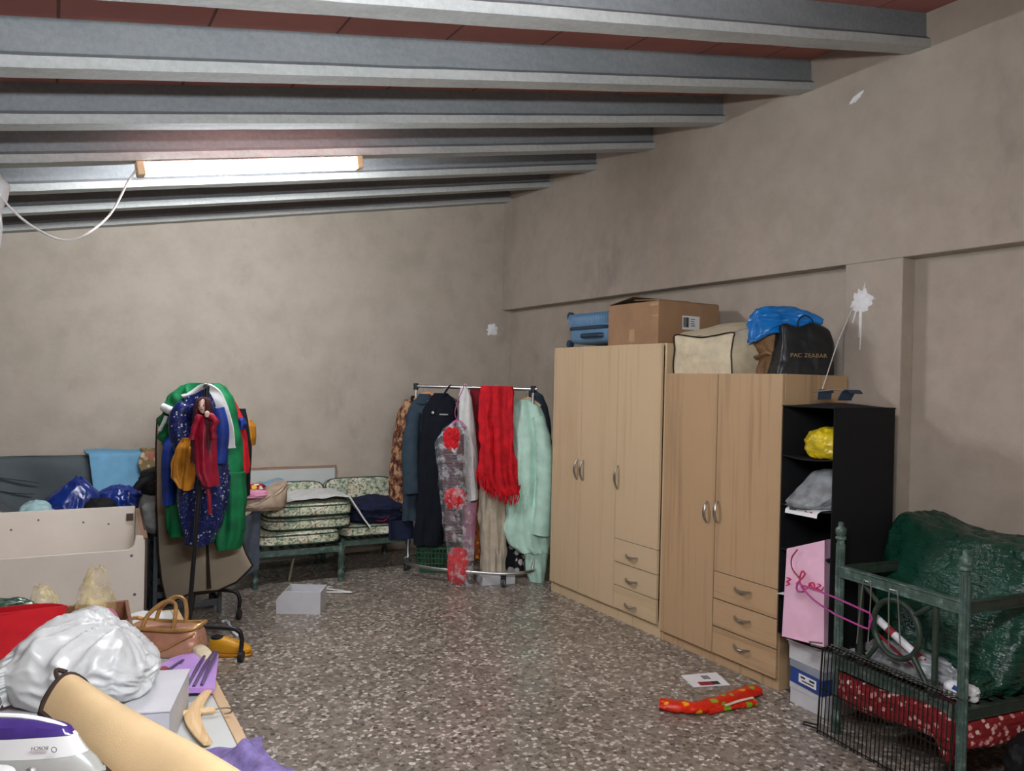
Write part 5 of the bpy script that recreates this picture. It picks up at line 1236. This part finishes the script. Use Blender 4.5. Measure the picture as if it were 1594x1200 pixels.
# white carton and white carrier bag
t = thing('white_carton', 'white carton beneath the white carrier bag on the low table', 'carton', (.10, 2.70, .501), -.30)
bm = B(); bx(bm, (-.285, -.16, 0), (.27, .17, .118)); obj('body', bm, 'white_card', t, smooth=False, bev=.002)
bm = B(); bx(bm, (-.287, -.163, .119), (.273, .172, .126)); obj('lid', bm, 'white_card', t, smooth=False, bev=.002)
t = thing('carrier_bag', 'large crumpled white carrier bag on the white carton', 'bag', (.095, 2.71, .629), -.42)
bm = B()
def cb(q):
    x, y, z = q
    an = math.atan2(y - .05, x - .1); rd = math.hypot(x + .04, y - .02) + .4 * (.2 - z)
    cr = (1 - 3 * abs(noise.noise(Vector((math.cos(an) * 2.6, math.sin(an) * 2.6, rd * 1.2 + 9))))) + .6 * (1 - 3 * abs(noise.noise(Vector((math.cos(an) * 5.5, math.sin(an) * 5.5, rd * 6)))))
    w = .014 * cr * min(1, z / .04)
    x += w * .5 * math.cos(an); y += w * .5 * math.sin(an); z += w
    return (x, y - .03 * (x < -.15), z * (1.0 - .5 * max(0, x / .27)) * (1 - .55 * max(0, (-x - .08) / .2)) - .04 * (max(0, -x - .16) / .1) * (z < .1) * 0 + .01 * math.sin(x * 22 + y * 9))
blob(bm, (0, 0, 0), (.195, .165, .12), 2.8, .10, 1.6, 97, 6, cb); obj('body', bm, 'white_film', t, ang=80)
bm = B()
def flap(u, v):
    return (-.13 - .11 * v + .05 * u, -.12 - .04 * v + .05 * math.sin(u * 3), .12 - .16 * v * u + .04 * u - .04 * v + .012 * crum((u * 2, v * 2, 1), 2, 6))
sheet(bm, 14, 14, flap, .003); obj('handle_flap', bm, 'white_film', t, ang=80)
# gold handbag
t = thing('handbag', 'gold leatherette handbag with two raised handles on the table', 'handbag', (.405, 3.37, .502), -.62)
bm = B()
def hb(q):
    x, y, z = q; k = z / .12; return (x * (1 - .05 * k), y * (1 - .3 * k), z * (1 - .12 * math.cos(x * 9)))
blob(bm, (0, 0, 0), (.155, .075, .068), 4, .03, 2, 98, 5, hb); obj('body', bm, 'rose', t, ang=75)
bm = B(); P = []
for i in range(48):
    a = 2 * PI * i / 48; cxx, sy = math.cos(a), math.sin(a); P.append((.15 * math.copysign(abs(cxx) ** .5, cxx), .056 * math.copysign(abs(sy) ** .5, sy), .112 + .008 * math.cos(2 * a)))
tube(bm, P, .008, 8, closed=True); tube(bm, smoothpath([(-.15, -.06, .095), (-.05, -.076, .06), (.02, -.08, .035), (.10, -.076, .075), (.15, -.062, .1)], 5), .006, 6, flat=.6); obj('gold_trim', bm, 'gold', t)
for s in (-1, 1):
    bm = B(); tube(bm, smoothpath([(-.07, s * .05, .10), (-.06, s * .045 + .02, .15), (-.02, s * .035 + .055, .19), (.025, s * .035 + .055, .185), (.05, s * .045 + .02, .145), (.055, s * .05, .10)], 6), .0105, 10, flat=.7); obj('strap_handle', bm, 'gold', t)
bm = B(); sheet(bm, 10, 10, lambda u, v: (-.13 + .26 * u, -.045 + .09 * v, .106 - .03 * math.sin(PI * u) * math.sin(PI * v)), .004); obj('top_opening', bm, 'gold', t)
# cream pouch and lilac bag
bm = B(); blob(bm, (0, 0, 0), (.03, .09, .028), 2.5, .06, 2, 99, 5)
tag(obj('cream_pouch', bm, 'linen', loc=(.515, 3.20, .502), rz=.1, ang=75), 'cream pouch between gold handbag and lilac bag at the edge', 'pouch')
t = thing('lilac_bag', 'flat lilac paper bag with dark violet ribbons on the table', 'gift bag', (.435, 3.03, .502), -.12)
bm = B(); sheet(bm, 12, 12, lambda u, v: (-.085 + .17 * u + .03 * v, -.18 + .36 * v, .012 + .014 * math.sin(PI * u) + .004 * crum((u, v, 0), 2, 5)), .018); obj('body', bm, 'lilac', t, ang=60)
bm = B(); box(bm, (-.07, .02, .035), (.12, .13, .012), Matrix.Rotation(.5, 3, 'Z')); fl = obj('folded_flap', bm, 'lilac', t, bev=.002, smooth=False)
bm = B(); box(bm, (-.085, .02, .0425), (.05, .035, .003), Matrix.Rotation(.5, 3, 'Z')); obj('red_print', bm, 'red_ink', fl, bev=.001)
for i, (a, b) in enumerate((((.02, -.17), (.10, .16)), ((.0, -.165), (.075, .16)), ((.045, -.165), (.112, .15)), ((-.09, -.075), (-.01, .1)))):
    bm = B(); tube(bm, [(a[0], a[1], .036), ((a[0] + b[0]) / 2, (a[1] + b[1]) / 2, .046), (b[0], b[1], .04)], .0065, 6, flat=.4); obj('ribbon', bm, 'violet', t)
# wooden hanger
t = thing('clothes_hanger', 'pale wooden clothes hanger with a wire hook on the table', 'hanger', (.415, 2.66, .505), 1.40)
bm = B(); P = smoothpath([(-.21, -.035, .012), (-.12, -.008, .012), (0, .012, .012), (.12, -.008, .012), (.21, -.035, .012)], 6)
tube(bm, P, [.014 + .012 * (1 - abs(i / 12 - 1)) for i in range(25)], 10, flat=.5, up=(0, 0, 1)); obj('arms', bm, 'hangwood', t)
bm = B(); tube(bm, [(.03, -.055, .012), (.03, .05, .012)], .010, 8); obj('neck', bm, 'hangwood', t)
bm = B(); tube(bm, smoothpath([(.03, -.05, .012), (.03, -.085, .014), (.015, -.105, .014), (-.012, -.10, .014), (-.018, -.08, .014)], 5), .0026, 6); obj('hook', bm, 'nickel', t)
# violet towel
bm = B()
def tw(u, v):
    x = .20 + .36 * u; y = 2.10 + .36 * v
    z = .512 + .035 * abs(crum((u * 1.3, v * 1.3, 0), 1.6, 14)) + .055 * math.exp(-((u - .82) / .12) ** 2 - ((v - .55) / .3) ** 2)
    return (x + .02 * math.sin(v * 6), y - .10 * u + .02 * math.sin(u * 7), z)
sheet(bm, 50, 50, tw, .014); tag(obj('towel', bm, 'towel', ang=80), 'crumpled violet towel at the near corner of the table', 'towel')
# red carton with the iron, beige roll
t = thing('red_carton', 'dark red carton under the steam iron and the beige roll', 'carton', (-.13, 1.79, .501), -.52)
bm = B(); bx(bm, (-.36, -.22, 0), (.235, .13, .312)); obj('body', bm, 'darkred', t, smooth=False, bev=.004)
bm = B(); bx(bm, (-.363, -.223, .313), (.238, .133, .32)); obj('lid', bm, 'red_ink', t, smooth=False, bev=.003)
t = thing('garment_roll', 'folded beige garment bag with dark brown binding in the foreground', 'garment bag', (0, 0, 0))
Ls, Le = Vector((-.005, 1.985, .862)), Vector((.20, 1.52, .79)); Rs, Re = Vector((.085, 2.055, .875)), Vector((.38, 1.46, .80))
def roll(u, v, off=0):
    a = Ls.lerp(Le, u); b = Rs.lerp(Re, u); p = a.lerp(b, v)
    p.z += (.045 + .03 * u) * math.sin(PI * v) ** .8 + .006 * math.sin(u * 6 + v * 4) * math.sin(PI * v) - off
    return p
bm = B(); sheet(bm, 40, 24, lambda u, v: roll(u, v), .006); sheet(bm, 40, 24, lambda u, v: roll(u, v, .03 * math.sin(PI * v) + .010), .006); obj('cloth', bm, 'roll', t, ang=75)
bm = B(); P = [roll(1 - i / 20, 0) + Vector((0, 0, -.004)) for i in range(21)] + [roll(0, i / 12) + Vector((-.002, .004, -.003)) for i in range(1, 13)]
tube(bm, P, .0105, 8, flat=.9); obj('binding', bm, 'brown_trim', t)
bm = B(); tube(bm, smoothpath([roll(0, .35) + Vector((-.004, .006, .004)), roll(0, .45) + Vector((-.016, .02, .012)), roll(0, .55) + Vector((-.004, .006, .006))], 4), .005, 6); obj('loop', bm, 'brown_trim', t)
# steam iron, its point to the right
IL = G(*(-0.866, 1.480, 0.894)) - Matrix.Rotation(-.52, 3, 'Z') @ Vector((.012, -.05, .078)) * .8
t = thing('steam_iron', 'white and purple steam iron pointing right at the lower left', 'iron', IL, -.52); t.scale = (.8, .8, .8)
def ironshape(x, w0):  # half width along the length, x from heel -.15 to tip .14
    f = (x + .15) / .29
    return w0 * math.sqrt(max(0, 1 - max(0, (f - .12) / .88) ** 2.2)) * (1 if f > .05 else .9)
def loft(bm, levels, n=26):
    rings = []
    for z, x0, x1, w in levels:
        ring = []
        for i in range(n + 1):
            x = x0 + (x1 - x0) * i / n; f = i / n; ring.append(bm.verts.new((x, -w * math.sqrt(max(0, 1 - max(0, (f - .1) / .9) ** 2.3)), z(x) if callable(z) else z)))
        for i in range(n - 1, -1, -1):
            x = x0 + (x1 - x0) * i / n; f = i / n; ring.append(bm.verts.new((x, w * math.sqrt(max(0, 1 - max(0, (f - .1) / .9) ** 2.3)), z(x) if callable(z) else z)))
        rings.append(ring)
    N = len(rings[0])
    for a, b in zip(rings, rings[1:]):
        for i in range(N): bm.faces.new((a[i], a[(i + 1) % N], b[(i + 1) % N], b[i]))
    bm.faces.new(rings[0]); bm.faces.new(rings[-1][::-1])
bm = B(); loft(bm, [(0, -.15, .14, .06), (.006, -.15, .142, .0615)]); obj('soleplate', bm, 'iron_grey', t)
bm = B(); loft(bm, [(.007, -.15, .138, .06), (.03, -.15, .12, .062), (.05, -.15, .098, .058)]); obj('lower_body', bm, 'iron_grey', t)
bm = B(); loft(bm, [(.0505, -.15, .098, .058), (.068, -.15, .085, .054), (lambda x: .085 + .01 * math.sin((x + .15) * 11), -.15, .07, .046)]); obj('white_shell', bm, 'iron_white', t)
bm = B(); loft(bm, [(lambda x: .086 + .01 * math.sin((x + .15) * 11), -.15, .069, .044), (lambda x:   .116 - .12 * max(0, x + .02), -.15, .058, .036), (lambda x: .126 - .2 * max(0, x + .03), -.15, .03, .018)]); obj('water_tank', bm, 'iron_purple', t)
bm = B(); P = smoothpath([(-.15, 0, .131), (-.06, 0, .129), (0, 0, .12), (.045, 0, .104), (.07, 0, .086)], 6); tube(bm, P, .006, 8); obj('top_strip', bm, 'white_pl', t)
bm = B(); tube(bm, smoothpath([(-.15, 0, .1), (-.20, 0, .13), (-.23, 0, .16), (-.25, 0, .12), (-.22, 0, .05), (-.15, 0, .04)], 6), .018, 14); obj('handle', bm, 'iron_white', t)
bm = B(); lathe(bm, [(.014, 0), (.014, .008), (.010, .012), (0, .013)], 18, Matrix.Translation((.0, -.0625, .026)) @ Matrix.Rotation(PI / 2, 4, 'X')); obj('button', bm, 'chrome', t)
bm = B(); blob(bm, (-.07, -.085, -.004), (.045, .026, .03), 3, 0, 1, 1, 4); obj('steam_dial', bm, 'iron_white', t)
words('BOSCH', .0105, 'black_ink', t, (.012, -.0505, .078), face_to((0.12, -1, .45)) @ Matrix.Rotation(PI, 3, 'Z'), sx=1.1)
bm = B(); tube(bm, [(.045 + .006 * math.cos(2 * PI * i / 20), -.0505, .075 + .006 * math.sin(2 * PI * i / 20)) for i in range(20)], .0008, 5, closed=True); obj('round_logo', bm, 'black_ink', t)
# ================================================================== CAMERA
cam = bpy.data.cameras.new('camera'); co = bpy.data.objects.new('camera', cam); COL.objects.link(co)
cam.sensor_width = 36; cam.lens = 1237.38 / 1594 * 36; cam.clip_start = .02
pit, rol = -.0063, .0225
fw = Vector((math.sin(YAW) * math.cos(pit), math.cos(YAW) * math.cos(pit), math.sin(pit)))
up = R0.cross(fw)
rv = R0 * math.cos(rol) + up * math.sin(rol); uv = up * math.cos(rol) - R0 * math.sin(rol)
co.matrix_world = Matrix.Translation((0, 0, 1.6)) @ Matrix((rv, uv, -fw)).transposed().to_4x4()
SC.camera = co
w = bpy.data.worlds.new('world'); SC.world = w; w.use_nodes = True
w.node_tree.nodes['Background'].inputs[0].default_value = (.5, .52, .55, 1); w.node_tree.nodes['Background'].inputs[1].default_value = .02
SC.view_settings.view_transform = 'Standard'; SC.view_settings.look = 'None'
SC.view_settings.gamma = 1; SC.view_settings.use_curve_mapping = False
SC.view_settings.exposure = 2.3
